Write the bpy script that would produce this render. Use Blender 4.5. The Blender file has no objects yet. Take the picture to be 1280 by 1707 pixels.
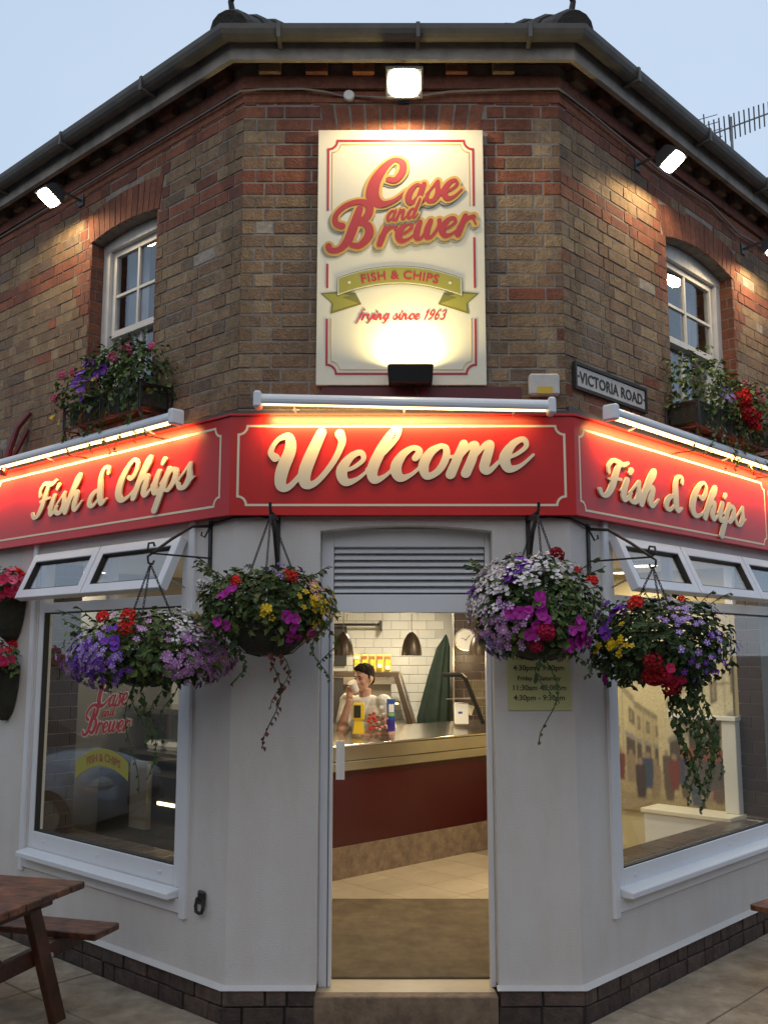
import bpy, bmesh, math, random
import numpy as np
from mathutils import Vector, Matrix
R = math.radians
random.seed(7)
SC = bpy.context.scene
COL = SC.collection

# ------------------------------------------------------------------ camera, sky, light, exposure
cam_d = bpy.data.cameras.new('camera')
cam = bpy.data.objects.new('camera', cam_d); COL.objects.link(cam)
cam.location = (0, -5.5, 1.962); cam.rotation_euler = (R(98.2), 0, 0)
cam_d.sensor_fit = 'VERTICAL'; cam_d.sensor_height = 24; cam_d.sensor_width = 18
cam_d.lens = 24 * 1609 / 1707; cam_d.clip_end = 2000; cam_d.clip_start = 0.05
SC.camera = cam
SUN_EL, SUN_AZ = R(7), R(200)
world = bpy.data.worlds.new('World'); SC.world = world; world.use_nodes = True
wn = world.node_tree; wn.nodes.clear()
sky = wn.nodes.new('ShaderNodeTexSky'); sky.sky_type = 'NISHITA'; sky.sun_disc = False
sky.sun_elevation = SUN_EL; sky.sun_rotation = SUN_AZ; sky.air_density = 1.0; sky.dust_density = 0.6; sky.ozone_density = 2.0
bg = wn.nodes.new('ShaderNodeBackground'); bg.inputs['Strength'].default_value = 0.15
# thin even dusk cloud over the whole sky
tc = wn.nodes.new('ShaderNodeTexCoord'); nz = wn.nodes.new('ShaderNodeTexNoise'); nz.inputs['Scale'].default_value = 1.6; nz.inputs['Detail'].default_value = 3
rp = wn.nodes.new('ShaderNodeValToRGB'); rp.color_ramp.elements[0].color = (3.6, 4.55, 5.9, 1); rp.color_ramp.elements[1].color = (4.4, 5.2, 6.3, 1)
rp.color_ramp.elements[0].position = 0.3; rp.color_ramp.elements[1].position = 0.75
mxs = wn.nodes.new('ShaderNodeMixRGB'); mxs.inputs['Fac'].default_value = 0.8
wo = wn.nodes.new('ShaderNodeOutputWorld')
wn.links.new(tc.outputs['Generated'], nz.inputs['Vector']); wn.links.new(nz.outputs['Fac'], rp.inputs['Fac'])
wn.links.new(sky.outputs['Color'], mxs.inputs['Color1']); wn.links.new(rp.outputs['Color'], mxs.inputs['Color2'])
wn.links.new(mxs.outputs['Color'], bg.inputs['Color']); wn.links.new(bg.outputs['Background'], wo.inputs['Surface'])
sd = bpy.data.lights.new('sun', 'SUN'); sd.energy = 0.5; sd.angle = R(60); sd.color = (1.0, 0.80, 0.60)
sun = bpy.data.objects.new('sun', sd); COL.objects.link(sun)
sun.rotation_euler = (R(90) - R(28), 0, R(-20))
SC.view_settings.view_transform = 'Standard'; SC.view_settings.look = 'None'
SC.view_settings.exposure = 0.12; SC.view_settings.gamma = 1.0
SC.render.engine = 'CYCLES'
SC.cycles.use_denoising = True
SC.cycles.max_bounces = 7; SC.cycles.transparent_max_bounces = 12
SC.cycles.sample_clamp_indirect = 6

# ------------------------------------------------------------------ materials
MATS = {}
def mat(name, col, rough=0.7, col2=None, scale=8.0, detail=5, metal=0.0, bump=0.0, bscale=None, spec=0.5, island=0.0, coat=0.0, trans=0.0, contrast=(0.35, 0.65), stain=0):
    m = bpy.data.materials.new(name); m.use_nodes = True
    nt = m.node_tree; b = nt.nodes['Principled BSDF']
    b.inputs['Roughness'].default_value = rough; b.inputs['Metallic'].default_value = metal
    b.inputs['Specular IOR Level'].default_value = spec
    if coat: b.inputs['Coat Weight'].default_value = coat; b.inputs['Coat Roughness'].default_value = 0.12
    if trans: b.inputs['Transmission Weight'].default_value = trans
    b.inputs['Base Color'].default_value = (*col, 1)
    geo = nt.nodes.new('ShaderNodeNewGeometry')
    out = None
    if col2 is not None:
        n = nt.nodes.new('ShaderNodeTexNoise'); n.inputs['Scale'].default_value = scale; n.inputs['Detail'].default_value = detail; n.inputs['Roughness'].default_value = 0.65
        nt.links.new(geo.outputs['Position'], n.inputs['Vector'])
        r = nt.nodes.new('ShaderNodeValToRGB'); r.color_ramp.elements[0].position = contrast[0]; r.color_ramp.elements[1].position = contrast[1]
        r.color_ramp.elements[0].color = (*col, 1); r.color_ramp.elements[1].color = (*col2, 1)
        nt.links.new(n.outputs['Fac'], r.inputs['Fac']); out = r.outputs['Color']
    if island:
        h = nt.nodes.new('ShaderNodeHueSaturation')
        mr = nt.nodes.new('ShaderNodeMapRange'); mr.inputs['To Min'].default_value = 1 - island; mr.inputs['To Max'].default_value = 1 + island
        nt.links.new(geo.outputs['Random Per Island'], mr.inputs['Value'])
        oi = nt.nodes.new('ShaderNodeObjectInfo'); mr2 = nt.nodes.new('ShaderNodeMapRange'); mr2.inputs['To Min'].default_value = 1 - island; mr2.inputs['To Max'].default_value = 1 + island
        nt.links.new(oi.outputs['Random'], mr2.inputs['Value'])
        mu = nt.nodes.new('ShaderNodeMath'); mu.operation = 'MULTIPLY'
        nt.links.new(mr.outputs['Result'], mu.inputs[0]); nt.links.new(mr2.outputs['Result'], mu.inputs[1])
        nt.links.new(mu.outputs[0], h.inputs['Value'])
        if out: nt.links.new(out, h.inputs['Color'])
        else: h.inputs['Color'].default_value = (*col, 1)
        out = h.outputs['Color']
    if stain:      # broad weathering: vertical streaks and blotches
        mp = nt.nodes.new('ShaderNodeMapping'); mp.inputs['Scale'].default_value = (2.6, 2.6, 0.7); nt.links.new(geo.outputs['Position'], mp.inputs['Vector'])
        n3 = nt.nodes.new('ShaderNodeTexNoise'); n3.inputs['Scale'].default_value = 1.7; n3.inputs['Detail'].default_value = 7; n3.inputs['Roughness'].default_value = 0.7; nt.links.new(mp.outputs[0], n3.inputs['Vector'])
        r3 = nt.nodes.new('ShaderNodeValToRGB'); k = 1 - stain; r3.color_ramp.elements[0].position = .36; r3.color_ramp.elements[1].position = .60; r3.color_ramp.elements[0].color = (k, k * .97, k * .93, 1); r3.color_ramp.elements[1].color = (1, 1, 1, 1); nt.links.new(n3.outputs['Fac'], r3.inputs['Fac'])
        ml = nt.nodes.new('ShaderNodeMixRGB'); ml.blend_type = 'MULTIPLY'; ml.inputs['Fac'].default_value = 1; nt.links.new(r3.outputs['Color'], ml.inputs['Color2'])
        if out: nt.links.new(out, ml.inputs['Color1'])
        else: ml.inputs['Color1'].default_value = (*col, 1)
        out = ml.outputs['Color']
    if out: nt.links.new(out, b.inputs['Base Color'])
    if bump:
        n2 = nt.nodes.new('ShaderNodeTexNoise'); n2.inputs['Scale'].default_value = bscale or scale * 4; n2.inputs['Detail'].default_value = 6
        nt.links.new(geo.outputs['Position'], n2.inputs['Vector'])
        bp = nt.nodes.new('ShaderNodeBump'); bp.inputs['Strength'].default_value = bump; bp.inputs['Distance'].default_value = 0.01
        nt.links.new(n2.outputs['Fac'], bp.inputs['Height']); nt.links.new(bp.outputs['Normal'], b.inputs['Normal'])
    MATS[name] = m; return m
def emis(name, col, strength):
    m = bpy.data.materials.new(name); m.use_nodes = True; nt = m.node_tree; nt.nodes.clear()
    e = nt.nodes.new('ShaderNodeEmission'); e.inputs['Color'].default_value = (*col, 1); e.inputs['Strength'].default_value = strength
    o = nt.nodes.new('ShaderNodeOutputMaterial'); nt.links.new(e.outputs[0], o.inputs['Surface']); MATS[name] = m; return m
def glass(name, tint=(0.93, 0.95, 0.95), base=0.03, power=1.0, rough=0.0):
    m = bpy.data.materials.new(name); m.use_nodes = True; nt = m.node_tree; nt.nodes.clear()
    t = nt.nodes.new('ShaderNodeBsdfTransparent'); t.inputs['Color'].default_value = (*tint, 1)
    g = nt.nodes.new('ShaderNodeBsdfGlossy'); g.inputs['Roughness'].default_value = rough
    # Schlick reflectance, the same from both sides of the sheet
    ge = nt.nodes.new('ShaderNodeNewGeometry'); dp = nt.nodes.new('ShaderNodeVectorMath'); dp.operation = 'DOT_PRODUCT'
    nt.links.new(ge.outputs['Incoming'], dp.inputs[0]); nt.links.new(ge.outputs['Normal'], dp.inputs[1])
    ab = nt.nodes.new('ShaderNodeMath'); ab.operation = 'ABSOLUTE'; nt.links.new(dp.outputs['Value'], ab.inputs[0])
    iv = nt.nodes.new('ShaderNodeMath'); iv.operation = 'SUBTRACT'; iv.inputs[0].default_value = 1; nt.links.new(ab.outputs[0], iv.inputs[1])
    f = nt.nodes.new('ShaderNodeMath'); f.operation = 'POWER'; f.inputs[1].default_value = 5; nt.links.new(iv.outputs[0], f.inputs[0])
    mu = nt.nodes.new('ShaderNodeMath'); mu.operation = 'MULTIPLY_ADD'; mu.inputs[1].default_value = power; mu.inputs[2].default_value = base; mu.use_clamp = True
    mx = nt.nodes.new('ShaderNodeMixShader'); o = nt.nodes.new('ShaderNodeOutputMaterial')
    nt.links.new(f.outputs[0], mu.inputs[0]); nt.links.new(mu.outputs[0], mx.inputs[0])
    nt.links.new(t.outputs[0], mx.inputs[1]); nt.links.new(g.outputs[0], mx.inputs[2]); nt.links.new(mx.outputs[0], o.inputs['Surface'])
    MATS[name] = m; return m
M = MATS
mat('mortar', (0.31, 0.275, 0.235), 0.95, (0.20, 0.175, 0.15), 14, bump=0.4)
STOCK = []
for i, (a, b) in enumerate([((0.32, 0.215, 0.125), (0.20, 0.135, 0.082)), ((0.36, 0.255, 0.15), (0.23, 0.16, 0.096)), ((0.27, 0.18, 0.11), (0.165, 0.112, 0.074)), ((0.39, 0.285, 0.17), (0.27, 0.19, 0.115)), ((0.30, 0.185, 0.108), (0.19, 0.118, 0.076)), ((0.22, 0.155, 0.108), (0.135, 0.098, 0.075))]):
    STOCK.append(mat('stock_brick_%d' % i, a, 0.92, b, 26, bump=0.9, bscale=70, island=0.06, stain=0.30))
RED = []
for i, (a, b) in enumerate([((0.28, 0.098, 0.055), (0.19, 0.068, 0.042)), ((0.32, 0.12, 0.066), (0.22, 0.08, 0.048)), ((0.24, 0.09, 0.056), (0.155, 0.06, 0.043))]):
    RED.append(mat('red_brick_%d' % i, a, 0.9, b, 24, bump=0.8, bscale=70, island=0.06, stain=0.35))
mat('pale_brick', (0.36, 0.32, 0.28), 0.95, (0.22, 0.18, 0.14), 30, bump=0.5, island=0.1)
mat('plinth_brick', (0.05, 0.036, 0.030), 0.85, (0.10, 0.066, 0.05), 16, bump=0.7, bscale=60, island=0.25)
mat('render_white', (0.715, 0.685, 0.655), 0.85, (0.66, 0.63, 0.60), 1.1, bump=0.35, bscale=120, stain=0.05)
mat('upvc', (0.80, 0.81, 0.83), 0.35, (0.76, 0.77, 0.79), 3)
mat('seal', (0.02, 0.02, 0.02), 0.6)
mat('sash_paint', (0.70, 0.69, 0.67), 0.5, (0.60, 0.585, 0.56), 6)
mat('fascia_red', (0.58, 0.018, 0.018), 0.36, (0.54, 0.016, 0.016), 3, spec=0.4)
mat('cream', (0.80, 0.73, 0.54), 0.5)
mat('sign_cream', (0.80, 0.76, 0.60), 0.42, (0.77, 0.73, 0.575), 4)
mat('sign_red', (0.45, 0.03, 0.04), 0.5)
mat('sign_gold', (0.66, 0.42, 0.10), 0.5)
mat('sign_grey', (0.33, 0.32, 0.26), 0.7)
mat('sign_green', (0.36, 0.33, 0.045), 0.5)
mat('sign_green_dark', (0.20, 0.19, 0.03), 0.5)
mat('lead', (0.06, 0.06, 0.062), 0.7, (0.09, 0.088, 0.085), 6)
mat('gutter_dark', (0.085, 0.08, 0.075), 0.6, (0.12, 0.112, 0.10), 7)
mat('eaves_paint', (0.36, 0.33, 0.295), 0.7, (0.20, 0.18, 0.16), 5)
mat('slate', (0.07, 0.07, 0.078), 0.7, (0.10, 0.10, 0.105), 9)
mat('clay_tile', (0.075, 0.062, 0.055), 0.9, (0.045, 0.042, 0.04), 15, bump=0.6)
mat('iron', (0.014, 0.013, 0.013), 0.5, (0.03, 0.022, 0.018), 40)
mat('black_plastic', (0.008, 0.008, 0.008), 0.55, spec=0.3)
mat('white_plastic', (0.72, 0.72, 0.70), 0.4)
mat('tube_white', (0.72, 0.75, 0.80), 0.3)
mat('cable', (0.20, 0.19, 0.18), 0.6)
mat('alarm_yellow', (0.65, 0.42, 0.03), 0.5)
mat('red_iron', (0.10, 0.012, 0.015), 0.5)
mat('paving', (0.44, 0.35, 0.245), 0.9, (0.30, 0.235, 0.165), 7, bump=0.4, bscale=120, island=0.10, stain=0.3)
mat('paving_joint', (0.085, 0.075, 0.062), 0.95, (0.13, 0.11, 0.09), 20)
mat('asphalt', (0.05, 0.05, 0.052), 0.9, (0.07, 0.07, 0.07), 30, bump=0.4)
mat('step_stone', (0.30, 0.21, 0.13), 0.85, (0.17, 0.115, 0.075), 12, bump=0.4)
mat('wood', (0.25, 0.092, 0.042), 0.42, (0.075, 0.030, 0.018), 11, bump=0.5, bscale=50, island=0.22, stain=0.55)
mat('wood_dark', (0.10, 0.034, 0.017), 0.5, (0.05, 0.02, 0.012), 9, bump=0.3, island=0.15)
mat('bark', (0.06, 0.045, 0.032), 0.9, (0.035, 0.028, 0.02), 20)
for nm, c in (('leaf_a', (0.085, 0.145, 0.034)), ('leaf_b', (0.15, 0.20, 0.055)), ('leaf_c', (0.055, 0.098, 0.03)), ('leaf_grey', (0.19, 0.22, 0.125)), ('leaf_red', (0.20, 0.05, 0.03))):
    mat(nm, c, 0.55, tuple(x * 0.7 for x in c), 30, island=0.3, spec=0.3)
for nm, c in (('f_red', (0.72, 0.03, 0.02)), ('f_crimson', (0.45, 0.012, 0.06)), ('f_pink', (0.72, 0.16, 0.27)), ('f_magenta', (0.42, 0.02, 0.30)), ('f_violet', (0.15, 0.035, 0.36)), ('f_lilac', (0.36, 0.22, 0.55)), ('f_mauve', (0.52, 0.26, 0.52)), ('f_white', (0.75, 0.70, 0.70)), ('f_yellow', (0.72, 0.48, 0.02)), ('f_blush', (0.70, 0.33, 0.34)), ('f_eye', (0.30, 0.06, 0.16)), ('f_darkred', (0.30, 0.006, 0.012))):
    mat(nm, c, 0.6, None, island=0.16, spec=0.25)
mat('coir', (0.03, 0.035, 0.026), 0.95, (0.055, 0.05, 0.03), 30, bump=0.8)
mat('white_tile', (0.72, 0.72, 0.66), 0.22, None, island=0.04)
mat('tile_grout', (0.56, 0.56, 0.52), 0.9)
mat('brown_tile', (0.055, 0.038, 0.032), 0.3, None, island=0.15)
mat('brown_grout', (0.40, 0.34, 0.28), 0.9)
mat('floor_tile', (0.50, 0.40, 0.26), 0.35, (0.43, 0.34, 0.22), 5, island=0.05)
mat('floor_grout', (0.30, 0.24, 0.16), 0.9)
mat('mat_brown', (0.21, 0.15, 0.078), 0.95, (0.15, 0.105, 0.055), 9, bump=0.8, bscale=260, stain=0.25)
mat('ceiling_paint', (0.68, 0.66, 0.60), 0.9)
mat('cream_wall', (0.62, 0.53, 0.31), 0.85, (0.58, 0.49, 0.28), 3)
mat('steel', (0.55, 0.52, 0.46), 0.24, (0.5, 0.47, 0.41), 6, metal=1.0)
mat('counter_red', (0.055, 0.002, 0.005), 0.2)
mat('brown_metal', (0.10, 0.075, 0.055), 0.35, metal=0.6)
mat('dark_grey', (0.05, 0.05, 0.052), 0.5)
mat('mid_grey', (0.26, 0.25, 0.23), 0.5)
mat('bronze', (0.085, 0.062, 0.042), 0.35, metal=0.5)
mat('green_cloth', (0.006, 0.016, 0.010), 0.85, (0.010, 0.024, 0.015), 10)
mat('skin', (0.52, 0.31, 0.23), 0.6, (0.46, 0.25, 0.18), 18)
mat('hair', (0.010, 0.007, 0.006), 0.85, (0.025, 0.017, 0.012), 60, bump=1.0, bscale=140, spec=0.2)
mat('shirt', (0.75, 0.74, 0.70), 0.85, (0.62, 0.61, 0.57), 9, bump=1.0, bscale=22)
mat('eye_dark', (0.02, 0.015, 0.012), 0.3)
mat('lip', (0.42, 0.16, 0.12), 0.5)
mat('pack_yellow', (0.72, 0.58, 0.06), 0.4)
mat('pack_white', (0.75, 0.73, 0.62), 0.4)
mat('pack_brown', (0.30, 0.16, 0.06), 0.5)
mat('charity_yellow', (0.78, 0.52, 0.02), 0.4)
mat('blue', (0.03, 0.09, 0.35), 0.4)
mat('purple_blue', (0.05, 0.03, 0.26), 0.4)
mat('pack_green', (0.25, 0.50, 0.12), 0.4)
mat('paper_white', (0.78, 0.77, 0.72), 0.7)
mat('foam_white', (0.82, 0.82, 0.78), 0.6)
mat('notice_yellow', (0.56, 0.55, 0.25), 0.6)
mat('ink', (0.02, 0.02, 0.018), 0.7)
mat('plate_white', (0.60, 0.58, 0.54), 0.6, (0.5, 0.47, 0.42), 10)
mat('aerial_metal', (0.20, 0.20, 0.20), 0.5, metal=0.6)
mat('car_paint', (0.42, 0.47, 0.53), 0.25, metal=0.3, coat=0.6)
mat('tyre', (0.02, 0.02, 0.02), 0.85)
mat('curtain', (0.52, 0.55, 0.60), 0.9, (0.42, 0.45, 0.50), 4)
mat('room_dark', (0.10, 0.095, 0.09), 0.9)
mat('cup', (0.80, 0.79, 0.76), 0.5)
mat('copper', (0.35, 0.10, 0.06), 0.6)
mat('brick_far', (0.18, 0.10, 0.07), 0.9, (0.13, 0.075, 0.055), 6)
glass('pane', base=0.075, power=0.9)
glass('pane_up', tint=(0.88, 0.90, 0.92), base=0.12, power=0.9)
glass('pane_vent', tint=(0.88, 0.9, 0.92), base=0.16, power=0.9)
glass('clear_film', tint=(0.90, 0.88, 0.84), base=0.05, power=1.2, rough=0.15)
emis('lamp_glow', (1.0, 0.90, 0.68), 40)
emis('strip_glow', (1.0, 0.66, 0.26), 4)
emis('down_glow', (1.0, 0.86, 0.62), 9)
emis('pendant_glow', (1.0, 0.72, 0.36), 6)

# ------------------------------------------------------------------ mesh helpers
class MB:
    def __init__(self): self.v = []; self.f = []; self.mi = []
    def add(self, vs, fs, mi=0):
        o = len(self.v); self.v += [tuple(p) for p in vs]; self.f += [tuple(i + o for i in f) for f in fs]; self.mi += [mi] * len(fs); return self
    def hexa(self, p, mi=0):           # 8 points: bottom ring 0-3, top ring 4-7
        return self.add(p, [(3, 2, 1, 0), (4, 5, 6, 7), (0, 1, 5, 4), (1, 2, 6, 5), (2, 3, 7, 6), (3, 0, 4, 7)], mi)
    def box(self, c, s, rot=None, mi=0):
        hx, hy, hz = s[0] / 2, s[1] / 2, s[2] / 2
        p = [Vector(q) for q in ((-hx, -hy, -hz), (hx, -hy, -hz), (hx, hy, -hz), (-hx, hy, -hz), (-hx, -hy, hz), (hx, -hy, hz), (hx, hy, hz), (-hx, hy, hz))]
        if rot is not None: p = [rot @ q for q in p]
        return self.hexa([q + Vector(c) for q in p], mi)
    def ring_loft(self, rings, closed_ends=True, mi=0):
        n = len(rings[0]); vs = [p for r in rings for p in r]; fs = []
        for i in range(len(rings) - 1):
            for j in range(n):
                k = (j + 1) % n; fs.append((i * n + j, i * n + k, (i + 1) * n + k, (i + 1) * n + j))
        if closed_ends:
            fs.append(tuple(reversed(range(n)))); fs.append(tuple((len(rings) - 1) * n + j for j in range(n)))
        return self.add(vs, fs, mi)
    def tube(self, pts, r, n=6, mi=0):
        pts = [Vector(p) for p in pts]; rs = r if isinstance(r, (list, tuple)) else [r] * len(pts)
        rings = []; up = None
        for i, p in enumerate(pts):
            t = (pts[min(i + 1, len(pts) - 1)] - pts[max(i - 1, 0)])
            if t.length < 1e-9: t = Vector((0, 0, 1))
            t.normalize()
            if up is None: up = Vector((0, 0, 1)) if abs(t.z) < 0.9 else Vector((1, 0, 0))
            a = up - t * up.dot(t); a.normalize(); b = t.cross(a); up = a
            rings.append([p + (a * math.cos(k * 2 * math.pi / n) + b * math.sin(k * 2 * math.pi / n)) * rs[i] for k in range(n)])
        return self.ring_loft(rings, True, mi)
    def lathe(self, prof, c=(0, 0, 0), n=16, mi=0, caps=True):
        c = Vector(c)
        rings = [[c + Vector((r * math.cos(k * 2 * math.pi / n), r * math.sin(k * 2 * math.pi / n), z)) for k in range(n)] for r, z in prof]
        return self.ring_loft(rings, caps, mi)
    def ell(self, c, r, rot=None, nu=12, nv=8, mi=0):
        c = Vector(c); rings = []
        for i in range(nv + 1):
            th = math.pi * (i + 0.0) / nv; th = min(max(th, 0.08), math.pi - 0.08)
            ring = []
            for j in range(nu):
                ph = 2 * math.pi * j / nu
                q = Vector((r[0] * math.sin(th) * math.cos(ph), r[1] * math.sin(th) * math.sin(ph), -r[2] * math.cos(th)))
                if rot is not None: q = rot @ q
                ring.append(c + q)
            rings.append(ring)
        return self.ring_loft(rings, True, mi)
    def mesh(self, name, mats, origin=(0, 0, 0), smooth=False):
        me = bpy.data.meshes.new(name); o = Vector(origin)
        me.from_pydata([tuple(Vector(p) - o) for p in self.v], [], self.f)
        if not isinstance(mats, (list, tuple)): mats = [mats]
        for m in mats: me.materials.append(M[m] if isinstance(m, str) else m)
        if any(self.mi): me.polygons.foreach_set('material_index', self.mi)
        if smooth: me.polygons.foreach_set('use_smooth', [True] * len(me.polygons))
        me.update(); return me
    def build(self, name, mats, parent=None, smooth=False, origin=None, bevel=0):
        o = origin if origin is not None else (wloc(parent) if parent else Vector((0, 0, 0)))
        me = self.mesh(name, mats, o, smooth)
        if bevel: bevel_mesh(me, bevel)
        ob = bpy.data.objects.new(name, me); COL.objects.link(ob)
        if parent: ob.parent = parent; ob.location = Vector(o) - wloc(parent)
        else: ob.location = o
        return ob
def wloc(o):
    p = Vector((0, 0, 0))
    while o: p += o.location; o = o.parent
    return p
def bevel_mesh(me, w, seg=1):
    bm = bmesh.new(); bm.from_mesh(me)
    bmesh.ops.bevel(bm, geom=[e for e in bm.edges if e.calc_face_angle(0) > 0.5], offset=w, segments=seg, affect='EDGES', profile=0.6)
    bm.to_mesh(me); bm.free()
def link_copy(name, me, parent, loc, rot=None, scale=None, material=None):
    ob = bpy.data.objects.new(name, me); COL.objects.link(ob); ob.parent = parent
    if rot is not None: ob.rotation_mode = 'QUATERNION'; ob.rotation_quaternion = rot
    if scale is not None: ob.scale = scale
    ob.location = Vector(loc) - (wloc(parent) if parent else Vector((0, 0, 0)))
    if material is not None:
        ob.material_slots[0].link = 'OBJECT'; ob.material_slots[0].material = material
    return ob
def thing(name, label, cat, loc=(0, 0, 0), group=None):
    o = bpy.data.objects.new(name, None); COL.objects.link(o); o.location = loc; o.empty_display_size = 0.1
    return tag(o, label, cat, group)
def tag(o, label, cat, group=None):
    o['label'] = label; o['category'] = cat
    if group: o['group'] = group
    return o
def struct(o): o['kind'] = 'structure'; return o
def stuff(o): o['kind'] = 'stuff'; return o
def spot(name, parent, loc, target, energy, size=70, blend=0.6, col=(1.0, 0.80, 0.52), radius=0.06):
    d = bpy.data.lights.new(name, 'SPOT'); d.energy = energy; d.spot_size = R(size); d.spot_blend = blend; d.color = col; d.shadow_soft_size = radius
    o = bpy.data.objects.new(name, d); COL.objects.link(o); o.parent = parent; o.location = Vector(loc) - wloc(parent)
    o.rotation_euler = (Vector(target) - Vector(loc)).to_track_quat('-Z', 'Y').to_euler(); return o
def area(name, parent, loc, target, energy, sx, sy, col=(1.0, 0.80, 0.52), xdir=None, spread=180):
    d = bpy.data.lights.new(name, 'AREA'); d.energy = energy; d.shape = 'RECTANGLE'; d.size = sx; d.size_y = sy; d.color = col; d.spread = R(spread)
    o = bpy.data.objects.new(name, d); COL.objects.link(o); o.parent = parent; o.location = Vector(loc) - wloc(parent)
    z = -(Vector(target) - Vector(loc)).normalized()
    if xdir is not None:
        x = Vector(xdir).normalized(); x = (x - z * x.dot(z)).normalized(); y = z.cross(x)
        o.rotation_euler = Matrix((x, y, z)).transposed().to_euler()
    else: o.rotation_euler = (-z).to_track_quat('-Z', 'Y').to_euler()
    return o

# ------------------------------------------------------------------ wall frames: s along the wall, o out of the wall, z up
AL, AR = R(47.8), R(43.8)
XL, XR = -0.856, 1.066
class Frame:
    def __init__(self, org, d, n): self.o = Vector((*org, 0)); self.d = Vector((*d, 0)); self.n = Vector((*n, 0)); self.q = Matrix((self.d, -self.n, (0, 0, 1))).transposed()
    def p(self, s, o, z): return self.o + self.d * s + self.n * o + Vector((0, 0, z))
    # rotation whose local x runs along the wall, y into it, z up (proper only when x cross y = z)
    def rot(self):
        x = self.d; y = -self.n
        if x.cross(y).z < 0: x = -x
        return Matrix((x, y, Vector((0, 0, 1)))).transposed().to_quaternion()
CH = Frame((0, 0), (1, 0), (0, -1))
LF = Frame((XL, 0), (-math.sin(AL), math.cos(AL)), (-math.cos(AL), -math.sin(AL)))
RF = Frame((XR, 0), (math.sin(AR), math.cos(AR)), (math.cos(AR), -math.sin(AR)))
TL, TR = math.tan(R(21.1)), math.tan(R(23.1))
def wbox(mb, F, s0, s1, o0, o1, z0, z1, m0=0, m1=0, mi=0):
    pts = [F.p(s0 + m0 * o0, o0, z0), F.p(s1 + m1 * o0, o0, z0), F.p(s1 + m1 * o1, o1, z0), F.p(s0 + m0 * o1, o1, z0)]
    pts = pts + [p + Vector((0, 0, z1 - z0)) for p in pts]
    if F is not LF: pts = [pts[i] for i in (3, 2, 1, 0, 7, 6, 5, 4)]
    mb.hexa(pts, mi); return mb
SL, SR = 4.6, 4.6          # built length of the two side walls
def sweep(mb, prof, sl=SL, sr=SR, mi=0):   # closed profile of (o, z) swept round the corner with mitres
    st = [[LF.p(sl, o, z) for o, z in prof], [LF.p(-TL * o, o, z) for o, z in prof], [RF.p(-TR * o, o, z) for o, z in prof], [RF.p(sr, o, z) for o, z in prof]]
    mb.ring_loft(st, True, mi); return mb
def ribbon(mb, F, path, w, o0, o1, closed=False, mi=0):
    """flat strip of width w along 2d path (s,z), raised from o0 to o1"""
    n = len(path); L = []; Rr = []
    for i in range(n):
        a = Vector(path[(i - 1) % n] if closed or i > 0 else path[i]); c = Vector(path[(i + 1) % n] if closed or i < n - 1 else path[i]); b = Vector(path[i])
        t1 = (b - a); t2 = (c - b)
        t1 = t1.normalized() if t1.length > 1e-9 else t2.normalized(); t2 = t2.normalized() if t2.length > 1e-9 else t1
        n1 = Vector((-t1.y, t1.x)); n2 = Vector((-t2.y, t2.x)); m = (n1 + n2); m.normalize(); k = w / 2 / max(0.5, m.dot(n1))
        L.append(b + m * k); Rr.append(b - m * k)
    for i in range(n if closed else n - 1):
        j = (i + 1) % n
        q = [L[i], L[j], Rr[j], Rr[i]]
        mb.hexa([F.p(x[0], o0, x[1]) for x in q] + [F.p(x[0], o1, x[1]) for x in q], mi)
    return mb
def notch_path(s0, s1, z0, z1, r, n=6):
    # corners run: start on the edge, curve inward (concave)
    out = []
    for (cx, cz, angs) in ((s0, z0, (0, 90)), (s0, z1, (-90, 0)), (s1, z1, (180, 270)), (s1, z0, (90, 180))):
        for k in range(n + 1):
            a = R(angs[0] + (angs[1] - angs[0]) * k / n); out.append((cx + r * math.cos(a), cz + r * math.sin(a)))
    return out

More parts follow.
